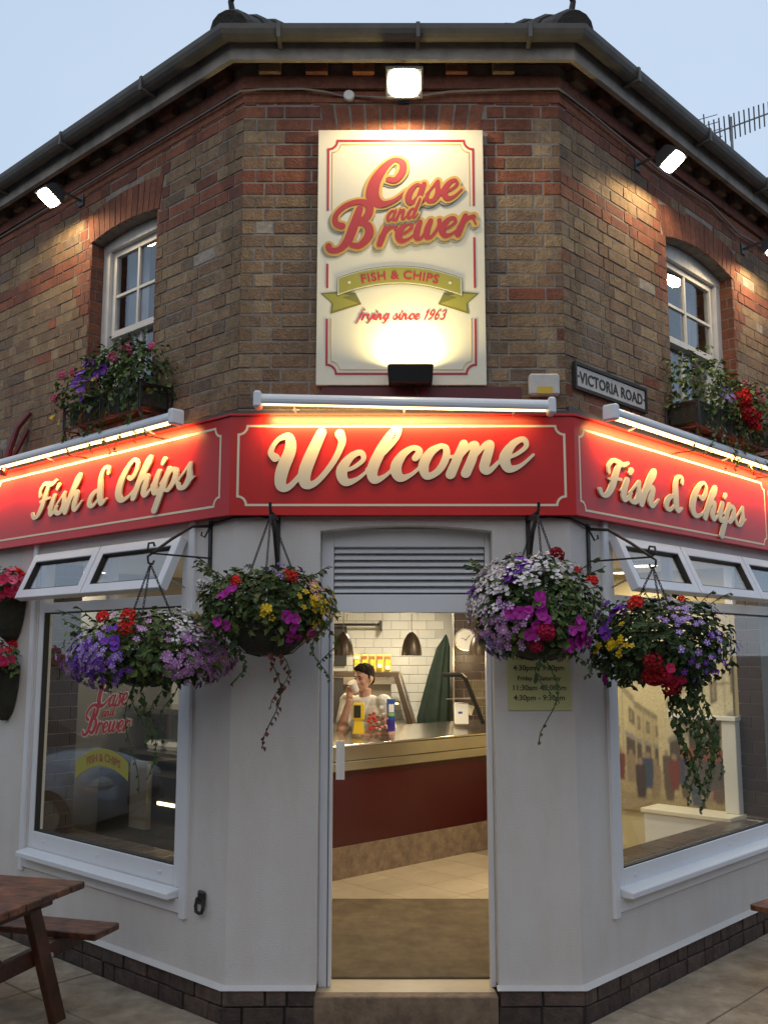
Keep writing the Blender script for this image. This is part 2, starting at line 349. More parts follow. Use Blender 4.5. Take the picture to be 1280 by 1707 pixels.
# ------------------------------------------------------------------ hand-drawn script lettering (brush strokes -> outline -> solid letters)
G = {
 'W': (2.02, [[(-.02,1.02,.30),(-.22,1.22,.20),(-.12,1.58,.18),(.18,1.66,.28),(.36,1.25,.42),(.32,.6,.46),(.42,.14,.36),(.68,.06,.24),(.95,.5,.18),(1.12,1.2,.2),(1.2,1.72,.22)],[(1.16,1.7,.36),(1.06,1.0,.46),(1.04,.45,.46),(1.2,.1,.34),(1.5,.16,.22),(1.8,.7,.22),(1.9,1.3,.26),(1.74,1.62,.34)]]),
 'e': (.90, [[(.12,.42,.13),(.45,.5,.15),(.70,.74,.18),(.55,.97,.20),(.28,.85,.28),(.14,.45,.40),(.36,.08,.30),(.70,.14,.16),(1.0,.45,.11)]]),
 'l': (.74, [[(0,.42,.11),(.40,.90,.14),(.64,1.36,.17),(.60,1.66,.19),(.42,1.50,.27),(.25,.95,.40),(.18,.4,.40),(.34,.07,.30),(.62,.16,.16),(.84,.42,.11)]]),
 'c': (.84, [[(.66,.66,.26),(.72,.86,.24),(.50,.98,.20),(.24,.80,.30),(.14,.42,.40),(.36,.07,.30),(.68,.14,.16),(.95,.44,.11)]]),
 'o': (.98, [[(.50,.98,.18),(.24,.80,.32),(.14,.42,.38),(.34,.05,.26),(.64,.18,.26),(.76,.55,.28),(.68,.88,.22),(.50,.98,.18)],[(.72,.72,.12),(.88,.60,.12),(1.08,.64,.11)]]),
 'm': (1.46,[[(.20,.98,.30),(.14,.5,.34),(.08,.05,.36)],[(.16,.45,.13),(.40,.88,.20),(.58,.90,.28),(.60,.5,.34),(.54,.05,.36)],[(.62,.45,.13),(.86,.88,.20),(1.04,.88,.28),(1.04,.45,.36),(1.06,.16,.34),(1.24,.06,.22),(1.55,.45,.11)]]),
 'n': (1.02,[[(.20,.98,.28),(.14,.5,.32),(.08,.05,.34)],[(.16,.45,.13),(.40,.88,.20),(.60,.88,.28),(.60,.45,.34),(.62,.16,.32),(.80,.06,.22),(1.1,.45,.11)]]),
 'F': (.98, [[(.10,1.12,.22),(.02,1.40,.20),(.20,1.68,.22),(.52,1.66,.28),(.80,1.60,.26),(1.06,1.74,.16)],[(.58,1.60,.26),(.50,1.1,.34),(.44,.55,.36),(.28,.14,.28),(.02,.06,.22),(-.16,.26,.26)],[(.20,.82,.13),(.52,.90,.17),(.86,.92,.15)]]),
 'i': (.50, [[(-.02,.42,.11),(.16,.80,.11)],[(.22,.98,.28),(.16,.45,.36),(.24,.10,.30),(.42,.10,.18),(.62,.42,.11)],[(.30,1.30,.22),(.36,1.46,.28)]]),
 's': (.72, [[(-.02,.40,.11),(.22,.74,.13),(.42,1.04,.16),(.46,.78,.26),(.56,.40,.34),(.44,.08,.28),(.18,.06,.22),(.04,.24,.24)],[(.5,.1,.12),(.8,.42,.1)]]),
 'h': (1.00,[[(0,.42,.11),(.34,.95,.14),(.56,1.45,.17),(.50,1.74,.19),(.34,1.5,.27),(.20,.8,.36),(.08,.05,.36)],[(.16,.45,.13),(.42,.88,.20),(.62,.86,.28),(.60,.45,.36),(.62,.16,.32),(.80,.06,.22),(1.08,.42,.11)]]),
 '&': (1.12,[[(.86,1.46,.22),(.78,1.74,.20),(.52,1.72,.22),(.44,1.35,.32),(.58,.8,.40),(.72,.35,.38),(.90,.08,.26),(1.14,.26,.13)],[(.60,.62,.15),(.36,.74,.22),(.10,.50,.32),(.10,.16,.30),(.36,.06,.22),(.62,.30,.15),(.74,.52,.13)]]),
 'C': (1.10,[[(.58,1.02,.24),(.78,.96,.26),(.94,1.26,.26),(.90,1.62,.22),(.64,1.78,.20),(.36,1.50,.30),(.16,.95,.42),(.18,.38,.44),(.46,.06,.32),(.84,.14,.18),(1.18,.48,.12)]]),
 'p': (.94, [[(-.02,.42,.11),(.18,.85,.11)],[(.26,1.0,.28),(.16,.3,.36),(.02,-.70,.36)],[(.20,.45,.13),(.44,.92,.20),(.68,.80,.32),(.70,.42,.32),(.50,.08,.22),(.24,.14,.13)],[(.62,.2,.11),(.98,.44,.10)]]),
 'a': (1.02,[[(.70,.82,.20),(.44,.98,.18),(.20,.72,.32),(.14,.34,.38),(.34,.06,.26),(.62,.36,.16),(.74,.70,.14)],[(.78,.96,.28),(.70,.45,.34),(.74,.14,.30),(.90,.08,.18),(1.12,.44,.11)]]),
 'd': (1.04,[[(.70,.82,.20),(.44,.98,.18),(.20,.72,.32),(.14,.34,.38),(.34,.06,.26),(.62,.36,.16),(.74,.70,.14)],[(.94,1.78,.28),(.80,1.0,.34),(.70,.40,.36),(.76,.12,.30),(.92,.08,.18),(1.14,.44,.11)]]),
 'B': (1.40,[[(.16,.92,.30),(-.10,1.06,.26),(-.14,1.42,.24),(.20,1.74,.24),(.70,1.82,.26),(1.10,1.62,.34),(1.10,1.22,.36),(.76,.98,.18)],[(.76,.98,.18),(1.16,.82,.32),(1.26,.42,.40),(.98,.06,.30),(.66,.10,.24)],[(.74,1.52,.32),(.62,.9,.42),(.48,.35,.40),(.20,0,.28),(-.14,0,.26),(-.26,.18,.28)]]),
 'r': (.74, [[(-.02,.42,.11),(.16,.85,.12)],[(.22,1.0,.28),(.14,.5,.34),(.08,.05,.34)],[(.16,.45,.13),(.38,.84,.20),(.62,.90,.28)],[(.62,.8,.12),(.82,.5,.1)]]),
 'w': (1.16,[[(.14,.96,.28),(.10,.45,.36),(.20,.10,.28),(.42,.14,.18),(.60,.60,.18),(.66,.96,.22)],[(.64,.96,.28),(.58,.45,.36),(.68,.10,.28),(.90,.14,.18),(1.10,.60,.20),(1.06,.92,.26)],[(1.06,.8,.11),(1.26,.7,.1)]]),
 'f': (.66, [[(.74,1.66,.20),(.58,1.86,.16),(.42,1.50,.22),(.26,.5,.26),(.10,-.45,.22),(-.12,-.55,.16)],[(.06,.90,.13),(.62,.94,.13)]]),
 'y': (.84, [[(.14,.96,.24),(.10,.42,.30),(.24,.08,.24),(.50,.20,.14),(.68,.62,.13)],[(.74,.98,.24),(.62,.2,.28),(.40,-.52,.20),(.12,-.52,.16)],[(.5,-.2,.1),(.9,.4,.1)]]),
 'g': (.96, [[(.70,.82,.20),(.44,.98,.18),(.20,.72,.28),(.16,.34,.32),(.34,.06,.24),(.62,.36,.14)],[(.78,.96,.24),(.62,.1,.28),(.40,-.55,.20),(.10,-.52,.16)],[(.5,-.2,.1),(.95,.4,.1)]]),
 '1': (.62, [[(.10,1.26,.13),(.44,1.62,.18)],[(.44,1.62,.28),(.20,.05,.28)]]),
 '9': (.86, [[(.72,1.30,.20),(.46,1.62,.20),(.18,1.28,.26),(.24,.88,.24),(.56,.92,.18),(.74,1.30,.22)],[(.74,1.40,.24),(.60,.6,.26),(.30,.05,.20),(.08,.18,.18)]]),
 '6': (.86, [[(.74,1.50,.18),(.52,1.62,.20),(.26,1.1,.26),(.16,.45,.28),(.34,.05,.22),(.62,.25,.26),(.64,.66,.22),(.40,.84,.16),(.20,.55,.13)]]),
 '3': (.84, [[(.16,1.36,.18),(.42,1.62,.20),(.68,1.35,.24),(.56,.98,.20),(.34,.88,.13)],[(.34,.88,.13),(.64,.70,.24),(.60,.22,.28),(.30,.03,.20),(.08,.22,.18)]]),
 ' ': (.55, []),
}
def catmull(pts, step=0.03):
    P = np.array(pts, float); out = []
    for i in range(len(P) - 1):
        p0 = P[max(i - 1, 0)]; p1 = P[i]; p2 = P[i + 1]; p3 = P[min(i + 2, len(P) - 1)]
        n = max(2, int(np.hypot(*(p2 - p1)[:2]) / step))
        for k in range(n):
            t = k / n
            out.append(0.5 * ((2 * p1) + (-p0 + p2) * t + (2 * p0 - 5 * p1 + 4 * p2 - p3) * t * t + (-p0 + 3 * p1 - 3 * p2 + p3) * t ** 3))
    out.append(P[-1]); return np.array(out)
WSC = .86
def script_circles(text, shear=0.30, track=1.0):
    """circles (x, y, r) in x-height units for a word"""
    x = 0; C = []
    for chx in text:
        adv, strokes = G[chx]
        for st in strokes:
            c = catmull(st); q = np.stack([x + c[:, 0] + c[:, 1] * shear, c[:, 1], np.maximum(c[:, 2] * WSC, .06) / 2], 1); C.append(q)
        x += adv * track
    return np.concatenate(C), x
def sdf_grid(C, res, pad):
    x0, y0 = C[:, 0].min() - pad - .2, C[:, 1].min() - pad - .2; x1, y1 = C[:, 0].max() + pad + .2, C[:, 1].max() + pad + .2
    nx, ny = int((x1 - x0) / res) + 2, int((y1 - y0) / res) + 2
    D = np.full((ny, nx), pad, float)
    for cx, cy, r in C:
        q = r + pad
        i0 = max(0, int((cx - q - x0) / res)); i1 = min(nx, int((cx + q - x0) / res) + 2)
        j0 = max(0, int((cy - q - y0) / res)); j1 = min(ny, int((cy + q - y0) / res) + 2)
        xs = x0 + np.arange(i0, i1) * res; ys = y0 + np.arange(j0, j1) * res
        D[j0:j1, i0:i1] = np.minimum(D[j0:j1, i0:i1], np.hypot(xs[None, :] - cx, ys[:, None] - cy) - r)
    return D, x0, y0
def cells(D, x0, y0, res):
    """polygons covering D < 0 (whole cells merged into row strips, edge cells clipped) and the outline segments"""
    ny, nx = D.shape; I = D < 0; polys = []; edges = []
    for j in range(ny - 1):
        run = None
        for i in np.nonzero(I[j, :-1] | I[j, 1:] | I[j + 1, :-1] | I[j + 1, 1:])[0].tolist() + [nx]:
            full = i < nx - 1 and I[j, i] and I[j, i + 1] and I[j + 1, i] and I[j + 1, i + 1]
            if run is not None and (not full or i != run[1]):
                a, b = x0 + run[0] * res, x0 + run[1] * res; ya = y0 + j * res; polys.append([(a, ya), (b, ya), (b, ya + res), (a, ya + res)]); run = None
            if i >= nx - 1: continue
            if full: run = [i, i + 1] if run is None else [run[0], i + 1]; continue
            cs = [(i, j), (i + 1, j), (i + 1, j + 1), (i, j + 1)]; out = []; cut = []
            for k in range(4):
                (ia, ja), (ib, jb) = cs[k], cs[(k + 1) % 4]; da, db = D[ja, ia], D[jb, ib]
                if da < 0: out.append((x0 + ia * res, y0 + ja * res))
                if (da < 0) != (db < 0):
                    t = da / (da - db); p = (x0 + (ia + (ib - ia) * t) * res, y0 + (ja + (jb - ja) * t) * res); out.append(p); cut.append(p)
            if len(out) > 2: polys.append(out)
            if len(cut) == 2: edges.append(cut)
            elif len(cut) == 4: edges += [cut[:2], cut[2:]]
    return polys, edges
def solid(C, res, level, place, F, o0, o1, name, material, parent):
    D, x0, y0 = sdf_grid(C, res, level + .1); polys, edges = cells(D - level, x0, y0, res); mb = MB()
    for pl in polys: n = len(pl); mb.add([F.p(s_, o1, z_) for s_, z_ in (place(x, y) for x, y in pl)], [tuple(range(n))])
    for a, b in edges: (sa, za), (sb_, zb) = place(*a), place(*b); mb.add([F.p(sa, o0, za), F.p(sb_, o0, zb), F.p(sb_, o1, zb), F.p(sa, o1, za)], [(0, 1, 2, 3)])
    me = mb.mesh(name, material, wloc(parent)); bm = bmesh.new(); bm.from_mesh(me); bmesh.ops.remove_doubles(bm, verts=bm.verts, dist=1e-6); bm.to_mesh(me); bm.free()
    ob = bpy.data.objects.new(name, me); COL.objects.link(ob); ob.parent = parent; return ob
def curve_on_wall(cu, F, om, name, material, parent, place=lambda x, y: (x, y)):
    t = bpy.data.objects.new('tmp', cu); COL.objects.link(t)
    dg = bpy.context.evaluated_depsgraph_get(); me = bpy.data.meshes.new_from_object(t.evaluated_get(dg))
    bpy.data.objects.remove(t)
    base = wloc(parent) if parent else Vector((0, 0, 0))
    for v in me.vertices:
        s, z = place(v.co.x, v.co.y); v.co = F.p(s, om + v.co.z, z) - base
    me.materials.clear(); me.materials.append(M[material]); me.name = name
    bm = bmesh.new(); bm.from_mesh(me); bmesh.ops.recalc_face_normals(bm, faces=bm.faces); bm.to_mesh(me); bm.free()
    ob = bpy.data.objects.new(name, me); COL.objects.link(ob); ob.parent = parent; return ob
def script_on_wall(text, F, s0, s1, zb, tilt, o0, o1, name, material, parent, flip=False, xh=None, shear=0.30, offset=0.0, res=0.035, dz=0.0, ds=0.0, track=1.0):
    """fit text between s0 and s1 (screen-left to screen-right) with baseline zb rising by tilt"""
    C, adv = script_circles(text, shear, track)
    xmin, xmax = (C[:, 0] - C[:, 2]).min(), (C[:, 0] + C[:, 2]).max()
    kx = abs(s1 - s0) / (xmax - xmin); ky = xh if xh else kx
    sg = 1 if s1 > s0 else -1
    def place(x, y):
        u = (x - xmin) * kx; return (s0 + sg * (u + ds), zb + y * ky + tilt * u + dz)
    return solid(C, res, offset, place, F, o0, o1, name, material, parent)
def text_on_wall(text, F, place, size, o0, o1, name, material, parent, bold=0.0, align='CENTER', spacing=1.0):
    cu = bpy.data.curves.new(name, 'FONT'); cu.body = text; cu.size = size; cu.align_x = align; cu.extrude = (o1 - o0) / 2; cu.offset = bold; cu.space_character = spacing; cu.resolution_u = 3
    return curve_on_wall(cu, F, (o0 + o1) / 2, name, material, parent, place)

# ------------------------------------------------------------------ ground and pavement
gb = MB(); gb.add([(-400, -400, -.14), (400, -400, -.14), (400, 400, -.14), (-400, 400, -.14)], [(0, 1, 2, 3)])
struct(gb.build('ground', 'asphalt'))
pv = MB()
pv.add([LF.p(9, 3.2, -.012), LF.p(-1.2, 3.2, -.012), RF.p(-1.2, 3.2, -.012), RF.p(9, 3.2, -.012), RF.p(9, -.1, -.012), RF.p(-.0, -.1, -.012), LF.p(0, -.1, -.012), LF.p(9, -.1, -.012)], [(7, 0, 1, 6), (6, 1, 2, 5), (5, 2, 3, 4)])
pavement = struct(pv.build('pavement', 'paving_joint'))
kb = MB()
sweep(kb, [(3.2, -.16), (3.32, -.16), (3.32, -.004), (3.2, -.004)], 9, 9)
struct(kb.build('kerb', 'step_stone', bevel=0.01))
sb = MB(); sb.box((0, 0, -.02), (.442, .442, .04)); slab_me = sb.mesh('paving_slab', 'paving'); bevel_mesh(slab_me, 0.004)
for F, side in ((LF, -1), (RF, 1)):
    for i in range(-4, 16):
        for j in range(0, 7):
            c = F.p(.093 + .45 * i, .036 + .225 + .45 * j + (0 if side < 0 else .0), 0)
            if (c.x - .1) * side < .3 or c.y < -6: continue
            if c.y > -.1 and abs(c.x - .1) < 1.0: continue
            link_copy('paving_slab', slab_me, pavement, (c.x, c.y, random.uniform(-.003, .002)), (F.rot() @ Matrix.Rotation(random.uniform(-.004, .004), 3, 'Z').to_quaternion()))

# ------------------------------------------------------------------ the building
B = thing('corner_building', 'two storey brick corner building with white rendered ground floor', 'building')
# openings upstairs: (frame, s0, s1, z_sill, z_spring, rise)
WIN = {'L': (LF, .885, 1.70, 3.42, 4.89, .035), 'R': (RF, 1.32, 2.40, 3.42, 4.855, .07)}
def arch(w):
    F, s0, s1, zs, zp, rise = w; h = (s1 - s0) / 2; rad = (h * h + rise * rise) / (2 * rise)
    return (s0 + s1) / 2, zp + rise - rad, rad
BZ0, BZ1, CO = 3.20, 5.28, .083
walls = {}
def wall_core(key, F, w, m0, m1, s0, s1):
    mb = MB(); a, b = -.24, -.0045
    if w is None: wbox(mb, F, s0, s1, a, b, 2.72, 5.62, m0, m1)
    else:
        _, p, q, zs, zp, rise = w; sc, zc, rad = arch(w)
        wbox(mb, F, s0, p, a, b, 2.72, 5.62, m0, 0); wbox(mb, F, q, s1, a, b, 2.72, 5.62, 0, m1)
        wbox(mb, F, p, q, a, b, 2.72, zs)
        n = 10
        for i in range(n):
            u, v = p + (q - p) * i / n, p + (q - p) * (i + 1) / n
            zu = zc + math.sqrt(rad ** 2 - (u - sc) ** 2); zv = zc + math.sqrt(rad ** 2 - (v - sc) ** 2)
            pts = [F.p(u, a, zu), F.p(v, a, zv), F.p(v, b, zv), F.p(u, b, zu), F.p(u, a, 5.62), F.p(v, a, 5.62), F.p(v, b, 5.62), F.p(u, b, 5.62)]
            if F is not LF: pts = [pts[k] for k in (3, 2, 1, 0, 7, 6, 5, 4)]
            mb.hexa(pts)
    walls[key] = mb.build('brick_wall', 'mortar', B)
wall_core('C', CH, None, -TL, TR, XL, XR)
wall_core('L', LF, WIN['L'], -TL, 0, 0, SL)
wall_core('R', RF, WIN['R'], -TR, 0, 0, SR)
rb = random.Random(11)
def brick_kind(key, s, z, ln):
    if 4.655 < z < 4.83 or z > 5.2: return 'red'
    if key == 'C':
        if z > 4.83 and (-.60 < s < .80) and not (s < -.5 and ln < .12): return 'red'
        return 'stock'
    F, p, q, zs, zp, rise = WIN[key]
    d = p - s if s < p else s - q
    k = int(round((z - BZ0) / CO))
    if key == 'L' and s < p: return 'red' if z > 4.83 and d < .12 else 'stock'
    if z > 4.36 and -.01 < d < (.24 if k % 2 else .13): return 'red'
    return 'stock'
def pick(kind, key):
    if kind == 'red': return rb.choice(RED)
    x = rb.random()
    if x < .02: return M['pale_brick']
    if x < .045: return rb.choice(RED)
    return rb.choices(STOCK, (6, 4, 4, 1.2, 4, 1.0))[0]
BR = []      # (key, F, s0, s1, z0, z1, material, out)
def lay(key, F, lo, hi, w):
    nrow = int((BZ1 - BZ0) / CO) + 1
    for r in range(nrow):
        z0 = BZ0 + r * CO; zc_ = z0 + CO / 2
        s = lo - (.168 if r % 2 else 0) - .085; k = r % 2
        while s < hi:
            ln = .213 if k % 2 == 0 else .102; k += 1
            a, b = s, s + ln; s = b + .0105
            segs = [(max(a, lo), min(b, hi))]
            if w is not None:
                _, p, q, zs, zp, rise = w; cx, cz, rad = arch(w)
                if zc_ > zs - .02:
                    if zc_ < zp - .03: e0, e1 = p, q
                    else:
                        r2 = rad + .235
                        e = math.sqrt(max(0, r2 ** 2 - (zc_ - cz) ** 2)); e = min(e, (q - p) / 2 * 1.06 + max(0, (zc_ - zp)) * .19 + .006)
                        e0, e1 = cx - e, cx + e
                        if zc_ > cz + r2: e0 = e1 = cx
                    if e1 > e0:
                        n2 = []
                        for (x, y) in segs:
                            if y <= e0 or x >= e1: n2.append((x, y))
                            else:
                                if x < e0 - .03: n2.append((x, e0 - .004))
                                if y > e1 + .03: n2.append((e1 + .004, y))
                        segs = n2
            if key == 'C' and 3.56 < zc_ < 5.04 and a > -.36 and b < .56: continue      # wholly behind the sign board
            if key == 'C' and zc_ > 5.04 and abs((a + b) / 2 - .1) < .47: continue           # soldier arch here
            for (x, y) in segs:
                if y - x < .03: continue
                BR.append((key, F, x, y, z0, z0 + CO - .0105, pick(brick_kind(key, (x + y) / 2, zc_, y - x), key), rb.uniform(-.003, .003)))
lay('C', CH, XL + .002, XR - .002, None); lay('L', LF, .002, SL, WIN['L']); lay('R', RF, .002, SR, WIN['R'])
cp = Vector(cam.location)
def seen(b): c = b[1].p((b[2] + b[3]) / 2, 0, b[4]); d = c - cp; return -(b[3] - b[2]) * abs(b[1].n.dot(d.normalized())) / d.length if d.x / d.y > -.42 and d.x / d.y < .42 and b[4] > 3.30 else 0
BR.sort(key=seen)
bmesh_cache = {}
def brick_mesh(L, H, D=.045, name='brick'):
    k = (round(L / .004), round(H / .004), name)
    if k not in bmesh_cache:
        m = MB(); m.box((0, D / 2, 0), (L, D, H)); me = m.mesh(name, STOCK[0]); bevel_mesh(me, .0035); bmesh_cache[k] = me
    return bmesh_cache[k]
rest = {'C': MB(), 'L': MB(), 'R': MB()}; slots = STOCK + RED + [M['pale_brick']]
for i, (key, F, a, b, z0, z1, m, out) in enumerate(BR):
    if i < 298: link_copy('brick', brick_mesh(b - a, z1 - z0), walls[key], F.p((a + b) / 2, out, (z0 + z1) / 2), F.rot() @ Matrix.Rotation(rb.uniform(-.010, .010), 3, 'Y').to_quaternion(), None, m)
    else: wbox(rest[key], F, a, b, -.03, out, z0, z1, mi=slots.index(m))
for k in rest:
    if rest[k].v: stuff(rest[k].build('brickwork', slots, walls[k]))
# arches: voussoirs over the two windows, soldier arch over the sign
def voussoirs(key, w, depth, n):
    F = w[0]; cx, cz, rad = arch(w); half = math.asin(((w[2] - w[1]) / 2) / rad) * 1.06
    for i in range(n):
        t0, t1 = -half + 2 * half * i / n, -half + 2 * half * (i + 1) / n; g = .0045 / rad
        m = MB(); q = []
        for t, r in ((t0 + g, rad), (t1 - g, rad), (t1 - g, rad + depth), (t0 + g, rad + depth)): q.append((cx + r * math.sin(t), cz + r * math.cos(t)))
        m.hexa([F.p(x, -.03, z) for x, z in q] + [F.p(x, .002 + rb.uniform(-.002, .002), z) for x, z in q])
        m.build('arch_brick', rb.choice(RED), walls[key], origin=F.p(q[0][0], 0, q[0][1]))
voussoirs('L', WIN['L'], .225, 13); voussoirs('R', WIN['R'], .225, 16)
for i in range(11):
    x = -.36 + .0855 * i; lean = (x - .07) * .16; m = MB()
    q = [(x + .005, 5.07), (x + .078, 5.07), (x + .078 + lean * .5 + .004, 5.275), (x + .005 + lean * .5, 5.275)]
    m.hexa([CH.p(a, -.03, z) for a, z in q] + [CH.p(a, .002, z) for a, z in q]); m.build('arch_brick', rb.choice(RED), walls['C'], origin=CH.p(x, 0, 5.07))
# corbelled eaves courses with dentils
cor = MB(); sweep(cor, [(-.02, 5.37), (.025, 5.37), (.025, 5.452), (-.02, 5.452)]); sweep(cor, [(-.02, 5.545), (.075, 5.545), (.075, 5.61), (-.02, 5.61)])
corbel = cor.build('corbel_course', RED[2], B)
cb2 = MB(); sweep(cb2, [(-.02, 5.29), (.004, 5.29), (.004, 5.362), (-.02, 5.362)]); cb2.build('corbel_course', RED[1], B)
dm = MB(); dm.box((0, .0, 0), (.135, .07, .088)); dmesh = dm.mesh('dentil', STOCK[1]); bevel_mesh(dmesh, .004)
for F, lo, hi in ((CH, XL + .16, XR - .1), (LF, .17, SL), (RF, .17, SR)):
    s = lo
    while s < hi:
        link_copy('dentil', dmesh, corbel, F.p(s, .03, 5.4985), F.rot(), None, rb.choice([STOCK[2], STOCK[4], RED[2], RED[1], STOCK[5], STOCK[0]])); s += .285
# brick reveals of the upstairs windows: one joined strip of courses per jamb
for key in ('L', 'R'):
    F, p, q, zs, zp, rise = WIN[key]; m = MB(); r = 0; z = zs + .045
    while z < zp - .01:
        z2 = min(z + CO - .0105, zp)
        for side_ in (0, 1):
            a, b = (p - .03, p + .005) if side_ == 0 else (q - .005, q + .03)
            for o0, o1 in (((-.104, -.0035),) if r % 2 else ((-.104, -.056), (-.047, -.0035))): wbox(m, F, a, b, o0, o1, z, z2, mi=rb.randrange(3))
        z += CO; r += 1
    stuff(m.build('reveal_bricks', RED, walls[key]))
# eaves board, gutter, roof
eb = MB(); sweep(eb, [(.13, 5.47), (.165, 5.47), (.165, 5.65), (.13, 5.65)]); eb.build('eaves_board', 'eaves_paint', B)
sf = MB(); sweep(sf, [(-.02, 5.612), (.131, 5.612), (.131, 5.64), (-.02, 5.64)]); sf.build('soffit', 'eaves_paint', B)
prof = [(.167 + .058 + .058 * math.cos(a), 5.625 + .075 * math.sin(a)) for a in [math.pi + math.pi * k / 8 for k in range(9)]]
prof += [(.167 + .058 + .052 * math.cos(a), 5.625 + .066 * math.sin(a)) for a in [2 * math.pi - math.pi * k / 8 for k in range(9)]]
gt = MB(); sweep(gt, prof); gutter = gt.build('gutter', 'gutter_dark', B)
for F, ss in ((CH, (-.62, .2, .86)), (LF, (.7, 1.7, 2.7, 3.7)), (RF, (.5, 1.5, 2.5, 3.5))):
    for s in ss:
        m = MB(); wbox(m, F, s - .012, s + .012, .160, .290, 5.535, 5.553); wbox(m, F, s - .012, s + .012, .281, .290, 5.553, 5.63); m.build('gutter_bracket', 'gutter_dark', gutter, origin=F.p(s, .17, 5.54))
rf = MB(); sweep(rf, [(.235, 5.632), (.235, 5.652), (-2.25, 7.02), (-2.25, 7.0)]); roof = rf.build('roof', 'slate', B)
for sgn, F, T in ((-1, LF, TL), (1, RF, TR)):
    base = F.p(-T * .20, .20, 5.64); top = F.p(T * 2.25, -2.25, 7.03); d = (top - base).normalized()
    for k in range(9):
        m = MB(); a = base + d * (.02 + k * .27); b = a + d * .31; side = d.cross(Vector((0, 0, 1))).normalized(); up = side.cross(d)
        rings = []
        for p, r in ((a, .135), (a + d * .05, .145), (b, .12)):
            rings.append([p + side * (r * math.cos(t)) + up * (r * .95 * math.sin(t) - .02) for t in [math.pi * q / 8 for q in range(9)]] + [p - side * (r * .8) - up * .03, p + side * (r * .8) - up * .03])
        m.ring_loft(rings); m.build('hip_tile', 'clay_tile', roof, origin=a)
    m = MB(); fp = base + Vector((0, 0, .115)) + d * .06
    m.tube([fp, fp + Vector((sgn * .01, -.02, .06)), fp + Vector((sgn * -.02, -.05, .10)), fp + Vector((-sgn * .05, -.05, .11)), fp + Vector((-sgn * .06, -.04, .085))], [.02, .018, .014, .012, .010], 8)
    m.build('hip_iron', 'iron', roof, origin=fp)
# sash windows upstairs
def sash_window(key, cols):
    F, p, q, zs, zp, rise = WIN[key]; cx, cz, rad = arch(WIN[key]); o = -.105
    fr = MB()
    wbox(fr, F, p + .002, p + .085, o - .1, o, zs + .04, zp + .02); wbox(fr, F, q - .085, q - .002, o - .1, o, zs + .04, zp + .02)
    n = 10
    for i in range(n):
        u, v = p + .002 + (q - p - .004) * i / n, p + .002 + (q - p - .004) * (i + 1) / n; zu = cz + math.sqrt(rad ** 2 - (u - cx) ** 2) - .004; zv = cz + math.sqrt(rad ** 2 - (v - cx) ** 2) - .004
        pts = [F.p(u, o - .1, zp - .06), F.p(v, o - .1, zp - .06), F.p(v, o + .004, zp - .06), F.p(u, o + .004, zp - .06), F.p(u, o - .1, zu), F.p(v, o - .1, zv), F.p(v, o + .004, zv), F.p(u, o + .004, zu)]
        if F is not LF: pts = [pts[k] for k in (3, 2, 1, 0, 7, 6, 5, 4)]
        fr.hexa(pts)
    win = fr.build('sash_window', 'sash_paint', B, bevel=.003)
    zm = 4.20
    for (a, b, oo, nm) in ((zm - .02, zp - .062, o - .03, 'upper_sash'), (zs + .05, zm + .02, o - .068, 'lower_sash')):
        m = MB(); L, Rr = p + .087, q - .087
        wbox(m, F, L, L + .045, oo - .035, oo, a, b); wbox(m, F, Rr - .045, Rr, oo - .035, oo, a, b)
        wbox(m, F, L + .045, Rr - .045, oo - .035, oo, a, a + .045); wbox(m, F, L + .045, Rr - .045, oo - .035, oo, b - .045, b)
        for c in range(1, cols): s = L + (Rr - L) * c / cols; wbox(m, F, s - .011, s + .011, oo - .03, oo - .002, a + .045, b - .045)
        zz = (a + b) / 2 - .02
        if nm == 'upper_sash': wbox(m, F, L + .045, Rr - .045, oo - .029, oo - .004, zz - .010, zz + .010)
        m.build(nm, 'sash_paint', win)
        g = MB(); wbox(g, F, L + .04, Rr - .04, oo - .020, oo - .016, a + .04, b - .04); g.build('pane', 'pane_up', win)
    s_ = MB(); wbox(s_, F, p - .06, q + .06, -.10, .07, zs - .04, zs + .038); s_.build('sill', 'pale_brick', win, bevel=.006)
    cu = MB()      # curtains and the dim room behind
    for (a, b) in ((p + .05, p + .30), (q - .30, q - .05)):
        n = 12; rings = []
        for i in range(n + 1): s = a + (b - a) * i / n; rings.append(s)
        for i in range(n):
            o1 = -.30 + .02 * math.sin(i * 1.9); o2 = -.30 + .02 * math.sin((i + 1) * 1.9)
            cu.add([F.p(rings[i], o1, zs), F.p(rings[i + 1], o2, zs), F.p(rings[i + 1], o2, zp + .1), F.p(rings[i], o1, zp + .1)], [(0, 1, 2, 3)])
    cu.build('curtain', 'curtain', win)
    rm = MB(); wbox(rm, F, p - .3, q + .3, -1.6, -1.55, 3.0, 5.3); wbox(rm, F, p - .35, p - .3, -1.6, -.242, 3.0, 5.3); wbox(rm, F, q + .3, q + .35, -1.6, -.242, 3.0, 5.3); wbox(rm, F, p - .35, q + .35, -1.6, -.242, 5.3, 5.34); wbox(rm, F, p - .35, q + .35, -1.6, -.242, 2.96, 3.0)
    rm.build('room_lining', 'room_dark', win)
sash_window('L', 2); sash_window('R', 2)

